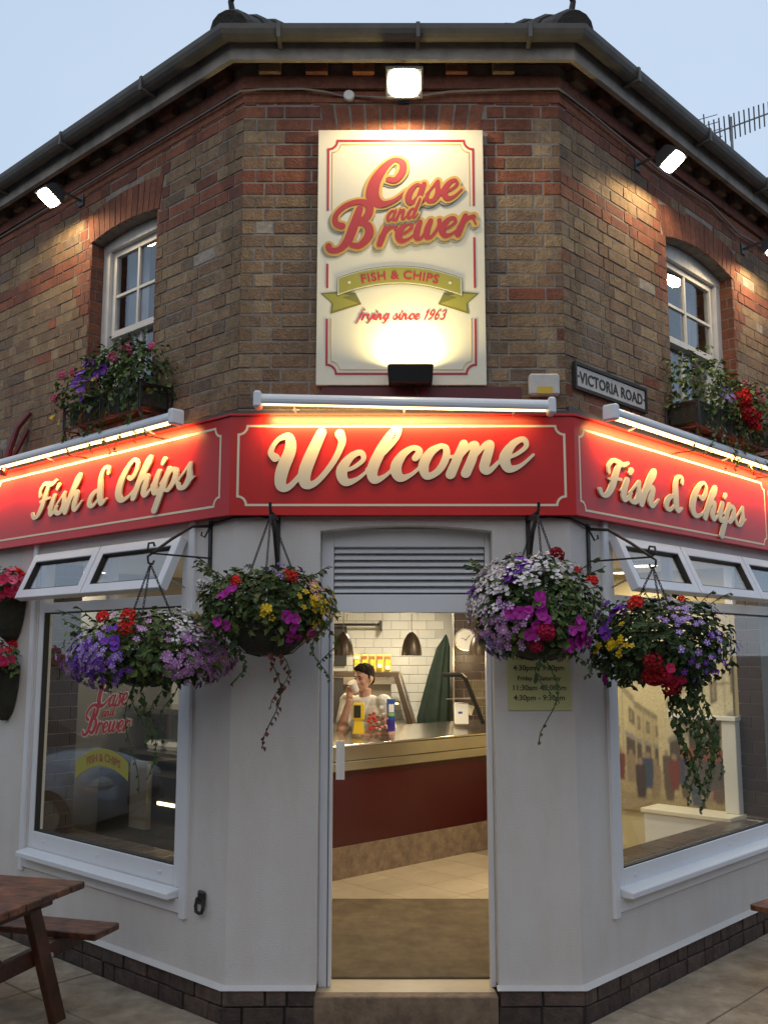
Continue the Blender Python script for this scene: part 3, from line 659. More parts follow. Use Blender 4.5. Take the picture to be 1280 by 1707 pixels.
# ---- rendered ground floor
GW = {'L': (.43, 2.19, .62, 2.63), 'R': (.41, 3.35, .60, 2.62)}
DX0, DX1, DZ1 = -.365, .618, 2.645
rw_ = MB()
wbox(rw_, CH, XL, DX0, -.25, 0, .165, 2.74, -TL, 0); wbox(rw_, CH, DX1, XR, -.25, 0, .165, 2.74, 0, TR)
n = 12
for i in range(n):
    u, v = DX0 + (DX1 - DX0) * i / n, DX0 + (DX1 - DX0) * (i + 1) / n; f = lambda x: DZ1 + .035 * (1 - ((x - (DX0 + DX1) / 2) / ((DX1 - DX0) / 2)) ** 2)
    rw_.hexa([CH.p(u, 0, f(u)), CH.p(v, 0, f(v)), CH.p(v, -.25, f(v)), CH.p(u, -.25, f(u)), CH.p(u, 0, 2.74), CH.p(v, 0, 2.74), CH.p(v, -.25, 2.74), CH.p(u, -.25, 2.74)])
rw_.build('rendered_wall', 'render_white', B)
for key, F, T, S in (('L', LF, TL, SL), ('R', RF, TR, SR)):
    a, b, z0, z1 = GW[key]; m = MB()
    wbox(m, F, 0, a, -.25, 0, .165, 2.74, -T, 0); wbox(m, F, b, S, -.25, 0, .165, 2.74); wbox(m, F, a, b, -.25, 0, .165, z0); wbox(m, F, a, b, -.25, 0, z1, 2.74)
    m.build('rendered_wall', 'render_white', B)
# brick plinth: core plus loose-looking dark bricks
pc = MB()
for F, a, b, m0, m1 in ((CH, XL, -.375, -TL, 0), (CH, .62, XR, 0, TR), (LF, 0, SL, -TL, 0), (RF, 0, SR, -TR, 0)): wbox(pc, F, a, b, -.24, .012, -.02, .163, m0, m1)
plinth = pc.build('plinth', 'mortar', B)
plinth.data.materials[0] = mat('plinth_joint', (.06, .052, .046), .95, (.035, .03, .028), 20)
for F, a, b, T in ((CH, XL - .012, -.37, 0), (CH, .615, XR + .012, 0), (LF, -.008, 3.6, 0), (RF, -.008, 3.6, 0)):
    for r, (z0, z1) in enumerate(((-.015, .078), (.086, .166))):
        s = a - (.11 if r else 0)
        while s < b:
            ln = rb.choice((.105, .215, .215, .22)); x, y = max(a, s), min(b, s + ln); s += ln + .012
            if y - x < .03: continue
            link_copy('plinth_brick', brick_mesh(y - x, z1 - z0, .05, 'plinth_brick'), plinth, F.p((x + y) / 2, .030 + rb.uniform(-.006, .007), (z0 + z1) / 2), F.rot() @ Matrix.Rotation(rb.uniform(-.012, .012), 3, 'Y').to_quaternion(), None, M['plinth_brick'])
mf = MB()          # sloping render drip above the plinth
for F, a, b, m0, m1 in ((CH, XL, -.365, -TL, 0), (CH, .605, XR, 0, TR), (LF, 0, SL, -TL, 0), (RF, 0, SR, -TR, 0)):
    p = [F.p(a + m0 * 0, 0, .167), F.p(b, 0, .167), F.p(b + m1 * .042, .042, .167), F.p(a + m0 * .042, .042, .167), F.p(a, 0, .184), F.p(b, 0, .184), F.p(b + m1 * .004, .004, .184), F.p(a + m0 * .004, .004, .184)]
    if F is not LF: p = [p[i] for i in (3, 2, 1, 0, 7, 6, 5, 4)]
    mf.hexa(p)
mf.build('plinth_drip', 'render_white', B)
# doorway: step, frame, louvre
st = MB(); st.box((.118, .03, .062), (.985, .13, .146)); step = st.build('door_step', 'step_stone', B, bevel=.006)
ts = MB(); ts.box((.118, .165, .068), (.965, .25, .135)); ts.build('threshold', 'floor_tile', B)
df = MB(); y0, y1 = .115, .185
df.box((-.328, (y0 + y1) / 2, 1.41), (.072, y1 - y0, 2.55)); df.box((.602, (y0 + y1) / 2, 1.41), (.030, y1 - y0, 2.55))
df.box((.1475, (y0 + y1) / 2 + .002, 2.235), (.879, y1 - y0, .105)); df.box((.1475, (y0 + y1) / 2 + .002, 2.62), (.879, y1 - y0, .11))
dframe = df.build('door_frame', 'upvc', B, bevel=.004)
dk = MB(); dk.box((.147, y1 + .02, 2.43), (.89, .02, .30)); dk.build('vent_backing', 'dark_grey', dframe)
dl = MB(); dl.box((-.3125, y0 - .003, 1.2), (.004, .006, 2.12)); dl.build('frame_seam', 'seal', dframe)
for k in range(7):
    m = MB(); m.box((.147, y0 + .03, 2.315 + k * .0385), (.872, .052, .006), Matrix.Rotation(R(38), 3, 'X')); m.build('louvre_slat', 'upvc', dframe, origin=(.12, y0 + .03, 2.315 + k * .0385))
# open white door leaf folded back inside on the left
dlf = MB(); dlf.box((-.40, .56, 1.15), (.05, .72, 2.0)); leaf = dlf.build('door_leaf', 'upvc', B, bevel=.004)
hp = MB(); hp.box((-.255, .30, 1.33), (.05, .012, .22)); hp.build('push_plate', 'upvc', dframe)
# ---- shop windows
def shop_window(key, F, T, splits, last):
    a, b, z0, z1 = GW[key]
    ar = MB(); A, Bq = a - .055, b + .055      # flat surround with square feet
    wbox(ar, F, A - .025, A + .03, -.002, .022, .46, 2.738); wbox(ar, F, Bq - .03, Bq + .025, -.002, .022, .46, 2.738); wbox(ar, F, A + .03, Bq - .03, -.002, .018, .485, .56)
    win = ar.build('shop_window', 'upvc', B, bevel=.003)
    fr = MB(); o0, o1 = -.075, -.004
    wbox(fr, F, a, a + .065, o0, o1, z0, z1); wbox(fr, F, b - .065, b, o0, o1, z0, z1); wbox(fr, F, a + .065, b - .065, o0, o1, z0, z0 + .11); wbox(fr, F, a + .065, b - .065, o0, o1, 2.232, 2.30); wbox(fr, F, a + .065, b - .065, o0, o1, 2.60, z1)
    for s in splits[1:-1]: wbox(fr, F, s - .025, s + .025, o0, o1 - .01, 2.30, 2.60)
    fr.build('frame', 'upvc', win, bevel=.003)
    si = MB(); p = [F.p(a - .0, -.05, .562), F.p(b, -.05, .562), F.p(b, .085, .562), F.p(a, .085, .562), F.p(a, -.05, .622), F.p(b, -.05, .622), F.p(b, .085, .600), F.p(a, .085, .600)]
    if F is not LF: p = [p[i] for i in (3, 2, 1, 0, 7, 6, 5, 4)]
    si.hexa(p); si.build('sill', 'upvc', win, bevel=.006)
    g = MB(); wbox(g, F, a + .06, b - .06, -.042, -.038, z0 + .10, 2.24); g.build('pane', 'pane', win)
    gs = MB()
    wbox(gs, F, a + .065, a + .073, -.05, -.012, z0 + .11, 2.232); wbox(gs, F, b - .073, b - .065, -.05, -.012, z0 + .11, 2.232); wbox(gs, F, a + .073, b - .073, -.05, -.012, z0 + .11, z0 + .118); wbox(gs, F, a + .073, b - .073, -.05, -.012, 2.224, 2.232)
    gs.build('gasket', 'seal', win)
    for i in range(3):
        s = a + .2 + (b - a - .4) * i / 2; m = MB(); wbox(m, F, s - .016, s + .016, -.004, .003, z0 + .05, z0 + .064); m.build('drain_cap', 'upvc', win, origin=F.p(s, 0, z0))
    for i in range(len(splits) - 1):       # top-hung casements propped open
        p, q = splits[i] + .006, splits[i + 1] - .006; hz, ho = 2.625, .004; L = .345; ang = R(24)
        def P(s, d, t):   # d down the casement, t thickness outwards
            return F.p(s, ho + d * math.sin(ang) + t * math.cos(ang), hz - d * math.cos(ang) + t * math.sin(ang))
        def cb(m, s0, s1, d0, d1, t0=0, t1=.055, mi=0):
            pts = [P(s0, d1, t0), P(s1, d1, t0), P(s1, d1, t1), P(s0, d1, t1), P(s0, d0, t0), P(s1, d0, t0), P(s1, d0, t1), P(s0, d0, t1)]
            if F is not LF: pts = [pts[k] for k in (3, 2, 1, 0, 7, 6, 5, 4)]
            m.hexa(pts, mi)
        m = MB(); w = .062
        cb(m, p, p + w, 0, L); cb(m, q - w, q, 0, L); cb(m, p + w, q - w, 0, w); cb(m, p + w, q - w, L - w, L)
        m.build('casement', 'upvc', win, bevel=.003)
        m = MB(); cb(m, p + w - .005, q - w + .005, w - .005, L - w + .005, .024, .028); m.build('casement_pane', 'pane_vent', win)
        m = MB(); cb(m, p + w, q - w, w, w + .006, .01, .05); cb(m, p + w, q - w, L - w - .006, L - w, .01, .05); cb(m, p + w, p + w + .006, w, L - w, .01, .05); cb(m, q - w - .006, q - w, w, L - w, .01, .05); m.build('casement_gasket', 'seal', win)
        m = MB(); m.tube([F.p(p + .03, -.03, 2.33), P(p + .03, L * .75, 0)], .006, 5); m.tube([F.p(q - .03, -.03, 2.33), P(q - .03, L * .75, 0)], .006, 5); m.build('window_stay', 'steel', win)
    return win
winL = shop_window('L', LF, TL, [.43, 1.32, 2.19], True)
winR = shop_window('R', RF, TR, [.41, 1.22, 2.17, 3.35], True)

# ------------------------------------------------------------------ fascia signs
def fascia(label, F, s0, s1, m0, m1):
    t = thing('fascia_sign', label, 'sign', F.p((s0 + s1) / 2, .03, 2.735), 'red fascia signs round the corner')
    m = MB(); wbox(m, F, s0, s1, .003, .065, 2.735, 3.305, m0, m1); wbox(m, F, s0, s1, .003, .078, 3.305, 3.318, m0, m1); wbox(m, F, s0, s1, .003, .072, 2.727, 2.735, m0, m1)
    m.build('board', 'fascia_red', t); return t
fC = fascia('red fascia sign reading Welcome above the shop doorway', CH, XL, XR, -TL, TR)
fL = fascia('red fascia sign reading Fish & Chips above the left shop window', LF, 0, SL, -TL, 0)
fR = fascia('red fascia sign reading Fish & Chips above the right shop window', RF, 0, SR, -TR, 0)
def border(F, s0, s1, z0, z1, t, r=.05):
    s0, s1 = min(s0, s1), max(s0, s1); m = MB(); ribbon(m, F, notch_path(s0, s1, z0, z1, r), .013, .064, .067, True); m.build('border_line', 'cream', t)
border(CH, -.835, 1.035, 2.785, 3.245, fC)
def lettering(text, F, s0, s1, zb, tilt, t, **k):
    script_on_wall(text, F, s0, s1, zb, tilt, .070, .081, 'lettering', 'cream', t, **k)
lettering('Welcome', CH, -.664, .862, 2.865, .083, fC, xh=.184)
border(LF, 2.795, .065, 2.79, 3.25, fL); lettering('Fish & Chips', LF, 2.23, .285, 2.905, .012, fL, xh=.142, track=1.0)
border(LF, 4.5, 2.87, 2.79, 3.25, fL); lettering('d', LF, 3.0, 2.80, 2.895, .012, fL, xh=.142)
border(RF, .02, 2.62, 2.765, 3.24, fR); lettering('Fish & Chips', RF, .19, 2.235, 2.865, 0, fR, xh=.14)
border(RF, 2.7, 4.5, 2.765, 3.24, fR)
for F, s, t in ((CH, -.707, fC), (LF, 2.83, fL), (RF, 2.66, fR)):
    m = MB(); wbox(m, F, s - .0015, s + .0015, .0655, .0662, 2.736, 3.304); m.build('panel_seam', 'sign_red', t)
# grey flashing just above the fascia on the right and behind the sign foot
fl = MB(); wbox(fl, RF, 0, SR, .0, .02, 3.319, 3.375, -TR, 0); wbox(fl, LF, 0, SL, .0, .02, 3.319, 3.355, -TL, 0); wbox(fl, CH, XL, XR, 0, .018, 3.319, 3.35, -TL, TR)
fl.build('lead_flashing', 'lead', B)

# ------------------------------------------------------------------ fascia trough lights
def trough(label, F, s0, s1, za, zb, watt):
    o, r = .20, .038; t = thing('trough_light', label, 'light', F.p((s0 + s1) / 2, o, (za + zb) / 2), 'white tube lights over the fascia')
    d = (F.p(s1, o, zb) - F.p(s0, o, za)); n = F.n; up = n.cross(d.normalized()); up = up if up.z > 0 else -up
    m = MB(); sec = [(math.cos(a), math.sin(a)) for a in [R(-40) + R(262) * k / 12 for k in range(13)]]
    prof = [(x * r, y * r) for x, y in sec] + [(x * (r - .004), y * (r - .004)) for x, y in reversed(sec)]
    m.ring_loft([[p + n * x + up * y for x, y in prof] for p in (F.p(s0, o, za), F.p(s1, o, zb))]); m.build('housing', 'tube_white', t, smooth=False)
    g = MB(); c0, c1 = F.p(s0 + .03 * (1 if s1 > s0 else -1), o, za), F.p(s1 - .03 * (1 if s1 > s0 else -1), o, zb)
    g.ring_loft([[p - n * .006 - up * .014 + (n * math.cos(a) + up * math.sin(a)) * .012 for a in [k * math.pi / 4 for k in range(8)]] for p in (c0, c1)]); g.build('lamp_tube', 'strip_glow', t)
    for s, z in ((s0, za), (s1, zb)):
        e = MB(); wbox(e, F, s - .022, s + .022, o - .048, o + .048, z - .048, z + .048); e.build('end_cap', 'tube_white', t, bevel=.01)
    for k in (.12, .5, .88):
        s = s0 + (s1 - s0) * k; z = za + (zb - za) * k; a = MB(); a.tube([F.p(s, .0, z - .03), F.p(s, .1, z - .015), F.p(s, o - .03, z + .01)], .007, 6); wbox(a, F, s - .02, s + .02, .0, .012, z - .06, z + .0); a.build('arm', 'tube_white', t, origin=F.p(s, 0, z))
    mid = F.p((s0 + s1) / 2, o - .008, (za + zb) / 2 - .034)
    area('tube_lamp', t, mid, F.p((s0 + s1) / 2, .066, (za + zb) / 2 - .10), watt * abs(s1 - s0), abs(s1 - s0) - .1, .022, (1.0, .60, .18), F.d, 110)
trough('long white tube light above the Welcome sign', CH, -.71, .94, 3.362, 3.325, 4.8)
trough('white tube light above the left Fish & Chips sign', LF, .32, 3.6, 3.33, 3.33, 6.6)
trough('white tube light above the right Fish & Chips sign', RF, .155, 3.6, 3.335, 3.335, 7.0)

# ------------------------------------------------------------------ hanging sign board on the brick corner
sg = thing('sign_board', 'tall cream sign board reading Case and Brewer on the brick corner', 'sign', (.1, -.03, 3.495))
m = MB(); wbox(m, CH, -.396, .597, .012, .045, 3.495, 5.085); m.build('board', 'sign_cream', sg, bevel=.002)
O = .0465
def sribbon(path, w, mt, o1=.0475, closed=False, nm='border_line'):
    m = MB(); ribbon(m, CH, path, w, .0445, o1, closed); m.build(nm, mt, sg)
zt, zb_, sl, sr_ = 5.015, 3.562, -.335, .536
def cut(path, z0, z1):  # parts of the frame broken by lettering and ribbon
    return [p for p in path if z0 <= p[1] <= z1]
fp = notch_path(sl, sr_, zb_, zt, .055)
n7 = 7
top = [(sl, 4.57)] + fp[n7:3 * n7] + [(sr_, 4.60)]
bot = [(sl, 3.895)] + list(reversed(fp[:n7])) + list(reversed(fp[3 * n7:])) + [(sr_, 3.895)]
sribbon(top, .013, 'sign_red'); sribbon(bot, .013, 'sign_red')
sribbon([(sl, 4.085), (sl, 4.235)], .013, 'sign_red'); sribbon([(sr_, 4.085), (sr_, 4.40)], .013, 'sign_red')
fp2 = notch_path(sl + .025, sr_ - .025, zb_ + .025, zt - .025, .05)
sribbon([(sl + .025, 4.57)] + fp2[n7:3 * n7] + [(sr_ - .025, 4.60)], .004, 'sign_gold'); sribbon([(sl + .025, 3.895)] + list(reversed(fp2[:n7])) + list(reversed(fp2[3 * n7:])) + [(sr_ - .025, 3.895)], .004, 'sign_gold')
def brand_word(text, s0, s1, zb, tilt, F, o, parent, bw=.11, xh=None, mats=('sign_grey', 'sign_gold', 'sign_red'), layers=3, th=.002, shear=.30):
    if layers == 3: script_on_wall(text, F, s0, s1, zb, tilt, o, o + th, 'letter_shadow', mats[0], parent, offset=bw, dz=-.012, ds=-.010 if text != 'and' else -.004, xh=xh, shear=shear)
    if layers >= 2: script_on_wall(text, F, s0, s1, zb, tilt, o + th * 1.5, o + th * 2.5, 'letter_edge', mats[1], parent, offset=bw, xh=xh, shear=shear)
    script_on_wall(text, F, s0, s1, zb, tilt, o + th * 3, o + th * 4, 'lettering', mats[2], parent, xh=xh, shear=shear)
# big initials are drawn larger than the rest of each word
TLT = .13
brand_word('C', -.108, .150, 4.585, TLT, CH, .046, sg, .09, xh=.158, shear=.12)
brand_word('ase', .125, .470, 4.60, TLT, CH, .050, sg, .13, xh=.122, shear=.22)
brand_word('and', .012, .222, 4.49, TLT, CH, .058, sg, .18, xh=.066)
brand_word('B', -.348, -.06, 4.312, TLT, CH, .047, sg, .09, xh=.155, shear=.14)
brand_word('rewer', -.045, .550, 4.345, TLT, CH, .051, sg, .14, xh=.118, shear=.24)
# olive ribbon with tails
def arc_z(x, base): return base - .56 * (x - .09) ** 2
rbn = MB(); xs = [-.272 + .725 * k / 16 for k in range(17)]
def band(mb, lo, hi, x0, x1, o0, o1, inset=0):
    X = [x0 + inset + (x1 - x0 - 2 * inset) * k / 16 for k in range(17)]
    for i in range(16):
        q = [(X[i], arc_z(X[i], lo + inset)), (X[i + 1], arc_z(X[i + 1], lo + inset)), (X[i + 1], arc_z(X[i + 1], hi - inset)), (X[i], arc_z(X[i], hi - inset))]
        mb.hexa([CH.p(x, o0, z) for x, z in q] + [CH.p(x, o1, z) for x, z in q])
for sgn in (-1, 1):
    tails = MB(); tails2 = MB(); tails3 = MB()
    X = lambda d: .0925 + sgn * d
    def poly(mb, pts, o0, o1):
        n = len(pts); mb.add([CH.p(X(d), o0, z) for d, z in pts] + [CH.p(X(d), o1, z) for d, z in pts], [tuple(range(n)), tuple(range(2 * n - 1, n - 1, -1))] + [(i, (i + 1) % n, n + (i + 1) % n, n + i) for i in range(n)])
    poly(tails, [(.468, 4.052), (.40, 3.99), (.408, 3.925), (.225, 3.985), (.26, 4.055), (.352, 4.065)], .0455, .0465)
    poly(tails2, [(.452, 4.047), (.392, 3.988), (.396, 3.942), (.245, 3.99), (.262, 4.035), (.352, 4.05)], .0468, .0474)
    poly(tails3, [(.335, 4.025), (.232, 3.987), (.262, 4.045)], .0476, .0480)
    tails.build('ribbon_edge', 'sign_green_dark', sg); tails2.build('ribbon_tail', 'sign_green', sg); tails3.build('ribbon_fold', 'sign_green_dark', sg)
b1 = MB(); band(b1, 4.108, 4.222, -.277, .462, .0485, .0493); b1.build('ribbon_edge', 'sign_green_dark', sg)
b2 = MB(); band(b2, 4.112, 4.218, -.273, .458, .0494, .0498); b2.build('ribbon_line', 'sign_cream', sg)
b3 = MB(); band(b3, 4.118, 4.212, -.266, .451, .0499, .0505); b3.build('ribbon_band', 'sign_green', sg)
def on_arc(x, y):
    s = .0925 + x; return (s - y * 1.1 * (s - .09) * -1, arc_z(s, 4.138) + y)
text_on_wall('FISH & CHIPS', CH, on_arc, .074, .0506, .0516, 'lettering', 'sign_red', sg, bold=.0018, spacing=1.06)
for s in (-.205, .39):
    m = MB(); c = CH.p(s, .0506, arc_z(s, 4.166)); m.ring_loft([[c + Vector((.009 * math.cos(a), -.001 * k, .009 * math.sin(a))) for a in [q * math.pi / 5 for q in range(10)]] for k in (0, 1)]); m.build('dot', 'sign_cream', sg)
script_on_wall('frying since 1963', CH, -.172, .368, 3.888, .0, .0465, .0475, 'lettering', 'sign_red', sg, xh=.036, res=.05, shear=.28)
m = MB(); wbox(m, CH, -.36, .80, .004, .03, 3.375, 3.488); m.build('backing_board', 'red_iron', sg)

# ------------------------------------------------------------------ floodlights
def flood(label, F, s, o, z, watt, lean, w=.175):
    """lamp head on a short arm, glass facing down and a little away from the wall; lean slides the aim along the wall"""
    t = thing('floodlight', label, 'light', F.p(s, 0.005, z), 'warm floodlights under the eaves')
    c = F.p(s, o, z); d = (Vector((0, 0, -.80)) + F.n * .52 + F.d * lean).normalized(); x = (F.d - d * F.d.dot(d)).normalized(); y = d.cross(x)
    m = MB()
    def rg(k, hw, hh): return [c + d * k + x * a * hw + y * b * hh for a, b in ((-1, -1), (1, -1), (1, 1), (-1, 1))]
    m.ring_loft([rg(-.10, w * .25, w * .2), rg(-.06, w * .42, w * .34), rg(0, w * .54, w * .46), rg(.012, w * .54, w * .46), rg(.012, w * .49, w * .41), rg(.004, w * .48, w * .40)]); m.build('housing', 'dark_grey', t)
    g = MB(); g.ring_loft([[c + d * k_ + x * (math.copysign(abs(math.cos(a_)) ** .6, math.cos(a_)) * w * .478) + y * (math.copysign(abs(math.sin(a_)) ** .6, math.sin(a_)) * w * .42) for a_ in [q_ * math.pi / 12 for q_ in range(24)]] for k_ in (.006, .014)]); g.build('lit_glass', 'lamp_glow', t)
    a = MB(); a.tube([F.p(s, .0, z + .06), F.p(s, o * .5, z + .075), c - d * .07], .011, 6); wbox(a, F, s - .035, s + .035, .0, .012, z + .02, z + .10); a.build('bracket_arm', 'dark_grey', t)
    spot('flood_lamp', t, c + d * .03, c + d * .03 + Vector((0, 0, -1)) - F.n * .12 + F.d * lean * .6, watt, 165, .35, (1.0, .74, .40), .07); return t
flood('floodlight above the tall cream sign board', CH, .118, .26, 5.262, 34, .0, .20)
flood('floodlight beside the left upstairs window', LF, 1.86, .26, 5.20, 30, .1)
flood('floodlight beside the right upstairs window, nearer the corner', RF, .945, .26, 5.18, 34, .1)
flood('farthest floodlight on the right wall at the picture edge', RF, 2.62, .26, 5.10, 34, .1)
up = thing('uplight', 'black box uplight at the foot of the cream sign board', 'light', CH.p(.15, .05, 3.48))
m = MB()
def ub(y0, z0, z1): return [(x, -y0, z) for x, z in ((.02, z0), (.283, z0), (.283, z1), (.02, z1))]
m.hexa([Vector(q) for q in ((.028, -.165, 3.475), (.275, -.165, 3.475), (.275, -.07, 3.475), (.028, -.07, 3.475), (.02, -.18, 3.585), (.283, -.18, 3.585), (.283, -.07, 3.575), (.02, -.07, 3.575))]); m.build('housing', 'black_plastic', up, bevel=.008)
m = MB(); m.hexa([Vector(q) for q in ((.045, -.16, 3.588), (.258, -.16, 3.588), (.258, -.085, 3.582), (.045, -.085, 3.582), (.045, -.16, 3.591), (.258, -.16, 3.591), (.258, -.085, 3.585), (.045, -.085, 3.585))]); m.build('lit_glass', 'strip_glow', up)
m = MB(); m.tube([(.15, -.045, 3.5), (.15, -.08, 3.5)], .015, 6); m.tube([(.17, -.1, 3.475), (.19, -.14, 3.42), (.21, -.05, 3.36)], .006, 5); m.build('bracket_arm', 'black_plastic', up)
area('up_lamp', up, (.15, -.125, 3.6), (.15, -.075, 3.9), 9, .2, .07, (1.0, .80, .34), (1, 0, 0), 160)

# ------------------------------------------------------------------ wall odds and ends
t = thing('cable_junction', 'round white junction box on a grey cable under the eaves', 'junction box', CH.p(-.214, .004, 5.33))
m = MB(); c = CH.p(-.214, .004, 5.325); m.ring_loft([[c + Vector((r * math.cos(a), -d, r * math.sin(a))) for a in [k * math.pi / 10 for k in range(20)]] for r, d in ((.034, 0), (.034, .022), (.028, .028))]); m.build('box', 'white_plastic', t)
m = MB(); m.tube([LF.p(3.4, .012, 5.35), LF.p(2.0, .03, 5.345), LF.p(1.0, .03, 5.35), LF.p(.25, .031, 5.35), LF.p(0, .034, 5.35), CH.p(XL + .12, .034, 5.36), CH.p(-.5, .034, 5.362), CH.p(-.36, .03, 5.345), CH.p(-.25, .012, 5.326)], .007, 5)
m.tube([CH.p(-.18, .012, 5.326), CH.p(-.05, .03, 5.31), CH.p(.1, .03, 5.30), CH.p(.4, .032, 5.345), CH.p(.85, .034, 5.36), CH.p(XR, .036, 5.36), RF.p(.3, .034, 5.345), RF.p(1.2, .03, 5.30), RF.p(2.0, .03, 5.33), RF.p(2.5, .03, 5.25), RF.p(3.2, .03, 5.3)], .007, 5); m.build('cable', 'cable', t)
m = MB(); wbox(m, CH, .842, 1.018, .004, .07, 3.43, 3.56); al = m.build('alarm_box', 'plate_white', None, bevel=.012, origin=CH.p(.93, .004, 3.43)); tag(al, 'off white alarm box with yellow label above the red fascia', 'alarm')
m = MB(); wbox(m, CH, .885, .975, .0695, .072, 3.438, 3.478); m.build('label_strip', 'alarm_yellow', al)
t = thing('street_sign', 'white street name plate reading VICTORIA ROAD on brick wall', 'sign', RF.p(.5, .01, 3.50))
m = MB(); wbox(m, RF, .085, .90, .004, .02, 3.515, 3.645); m.build('plate', 'plate_white', t, bevel=.006)
m = MB(); ribbon(m, RF, [(.075, 3.505), (.075, 3.655), (.91, 3.655), (.91, 3.505)], .018, .004, .027, True); m.build('rim', 'ink', t)
text_on_wall('VICTORIA ROAD', RF, lambda x, y: (.4925 + x, 3.545 + y), .096, .0203, .0225, 'lettering', 'ink', t, bold=.002, spacing=1.02)
for k in range(2): m = MB(); wbox(m, RF, (.1, .875)[k], (.112, .887)[k], .0205, .024, 3.574, 3.586); m.build('screw', 'ink', t)
t = thing('notice', 'pale yellow opening hours notice beside the doorway, below the flowers', 'notice', CH.p(.865, .004, 1.64))
m = MB(); wbox(m, CH, .692, 1.045, .003, .010, 1.635, 2.10); m.build('sheet', 'notice_yellow', t)
for k, (tx, z, sz) in enumerate((('Opening Times', 2.035, .05), ('Monday to Thursday', 1.965, .034), ('11:30am - 2:00pm', 1.915, .042), ('4:30pm - 9:00pm', 1.855, .042), ('Friday & Saturday', 1.800, .034), ('11:30am - 2:00pm', 1.745, .042), ('4:30pm - 9:30pm', 1.690, .042))):
    text_on_wall(tx, CH, (lambda zz: lambda x, y: (.868 + x, zz + y))(z), sz, .0101, .0108, 'print', 'ink', t, bold=.0006)
t = thing('bottle_opener', 'small black iron bottle opener fixed low on the white wall', 'bottle opener', LF.p(.205, .004, .56))
m = MB(); wbox(m, LF, .17, .24, .002, .02, .585, .64); m.build('plate', 'iron', t, bevel=.01)
m = MB(); m.tube([LF.p(.178, .018, .60), LF.p(.172, .026, .555), LF.p(.18, .028, .528), LF.p(.205, .028, .522), LF.p(.23, .028, .528), LF.p(.238, .026, .555), LF.p(.232, .018, .60)], .010, 6); wbox(m, LF, .172, .238, .012, .03, .572, .592); m.build('mouth', 'iron', t)
m = MB(); m.tube([LF.p(2.44, .02, 3.75), LF.p(2.47, .10, 3.62), LF.p(2.48, .16, 3.40), LF.p(2.48, .18, 3.25)], [.02, .024, .026, .026], 8); m.tube([LF.p(2.46, .02, 3.62), LF.p(2.47, .09, 3.45), LF.p(2.48, .18, 3.30)], .02, 6); ob = m.build('wall_bracket', 'red_iron', origin=LF.p(2.3, .01, 3.3)); tag(ob, 'dark red iron bracket on brick wall at the left edge', 'bracket')

# ------------------------------------------------------------------ flowers
def fl_mesh(kind):
    m = MB()
    if kind == 'petunia':
        n = 15; ring = []
        for k in range(n):
            a = 2 * math.pi * k / n; r = .78 + .22 * abs(math.cos(2.5 * a)); ring.append((r * math.cos(a), r * math.sin(a), .16 + .10 * math.sin(5 * a + .6)))
        inner = [(.28 * math.cos(2 * math.pi * k / n), .28 * math.sin(2 * math.pi * k / n), -.02) for k in range(n)]
        m.add(ring + inner, [(k, (k + 1) % n, n + (k + 1) % n, n + k) for k in range(n)])
        m.add(inner + [(0, 0, -.3)], [(k, (k + 1) % n, n) for k in range(n)], 1)
    elif kind == 'geranium':
        rr = random.Random(3)
        for k in range(34):
            z = 1 - 1.5 * (k + .5) / 34; a = k * 2.39996; q = math.sqrt(max(0, 1 - z * z)); nrm = Vector((q * math.cos(a), q * math.sin(a), z)); u = nrm.orthogonal().normalized(); v = nrm.cross(u)
            c = nrm * rr.uniform(.72, .98); w = rr.uniform(.22, .34); th = rr.uniform(0, 6)
            pts = [c + (u * math.cos(th + q2 * 1.2566) + v * math.sin(th + q2 * 1.2566)) * w + nrm * .06 for q2 in range(5)]
            m.add(pts + [c - nrm * .1], [(i, (i + 1) % 5, 5) for i in range(5)])
    elif kind == 'small':
        for k in range(5):
            a = 2 * math.pi * k / 5
            def pp(r, da, z): return (r * math.cos(a + da), r * math.sin(a + da), z)
            m.add([pp(.12, 0, 0), pp(.75, -.5, .12), pp(1.0, 0, .05), pp(.75, .5, .12)], [(0, 1, 2, 3)])
        m.add([(.2 * math.cos(k * 1.2566), .2 * math.sin(k * 1.2566), .06) for k in range(5)], [(0, 1, 2, 3, 4)], 1)
    elif kind == 'cluster':       # a spray of tiny florets
        rr = random.Random(5)
        for k in range(9):
            c = Vector((rr.uniform(-.8, .8), rr.uniform(-.8, .8), rr.uniform(-.3, .3))); w = rr.uniform(.26, .4); t0 = rr.uniform(0, 6)
            m.add([c + Vector((w * math.cos(t0 + q * 1.2566), w * math.sin(t0 + q * 1.2566), .08 * (-1) ** q)) for q in range(5)] + [c - Vector((0, 0, .1))], [(i, (i + 1) % 5, 5) for i in range(5)])
    return m
FLM = {}
P_, G_, S_, K_ = 'petunia', 'geranium', 'small', 'cluster'
def flower_mesh(kind, col, eye):
    k = (kind, col)
    if k not in FLM: FLM[k] = fl_mesh(kind).mesh('flower', [col, eye])
    return FLM[k]
def leaf(mb, c, nrm, up, L, W, mi=0, fold=.25):
    side = nrm.cross(up)
    if side.length < 1e-4: side = nrm.orthogonal()
    side.normalize(); up = side.cross(nrm).normalized()
    mb.add([c, c + up * L * .5 + side * W / 2 + nrm * fold * W, c + up * L, c + up * L * .5 - side * W / 2 + nrm * fold * W], [(0, 1, 2), (0, 2, 3)], mi)
def rdir(rr): 
    while True:
        v = Vector((rr.uniform(-1, 1), rr.uniform(-1, 1), rr.uniform(-1, 1)))
        if .05 < v.length < 1: return v.normalized()
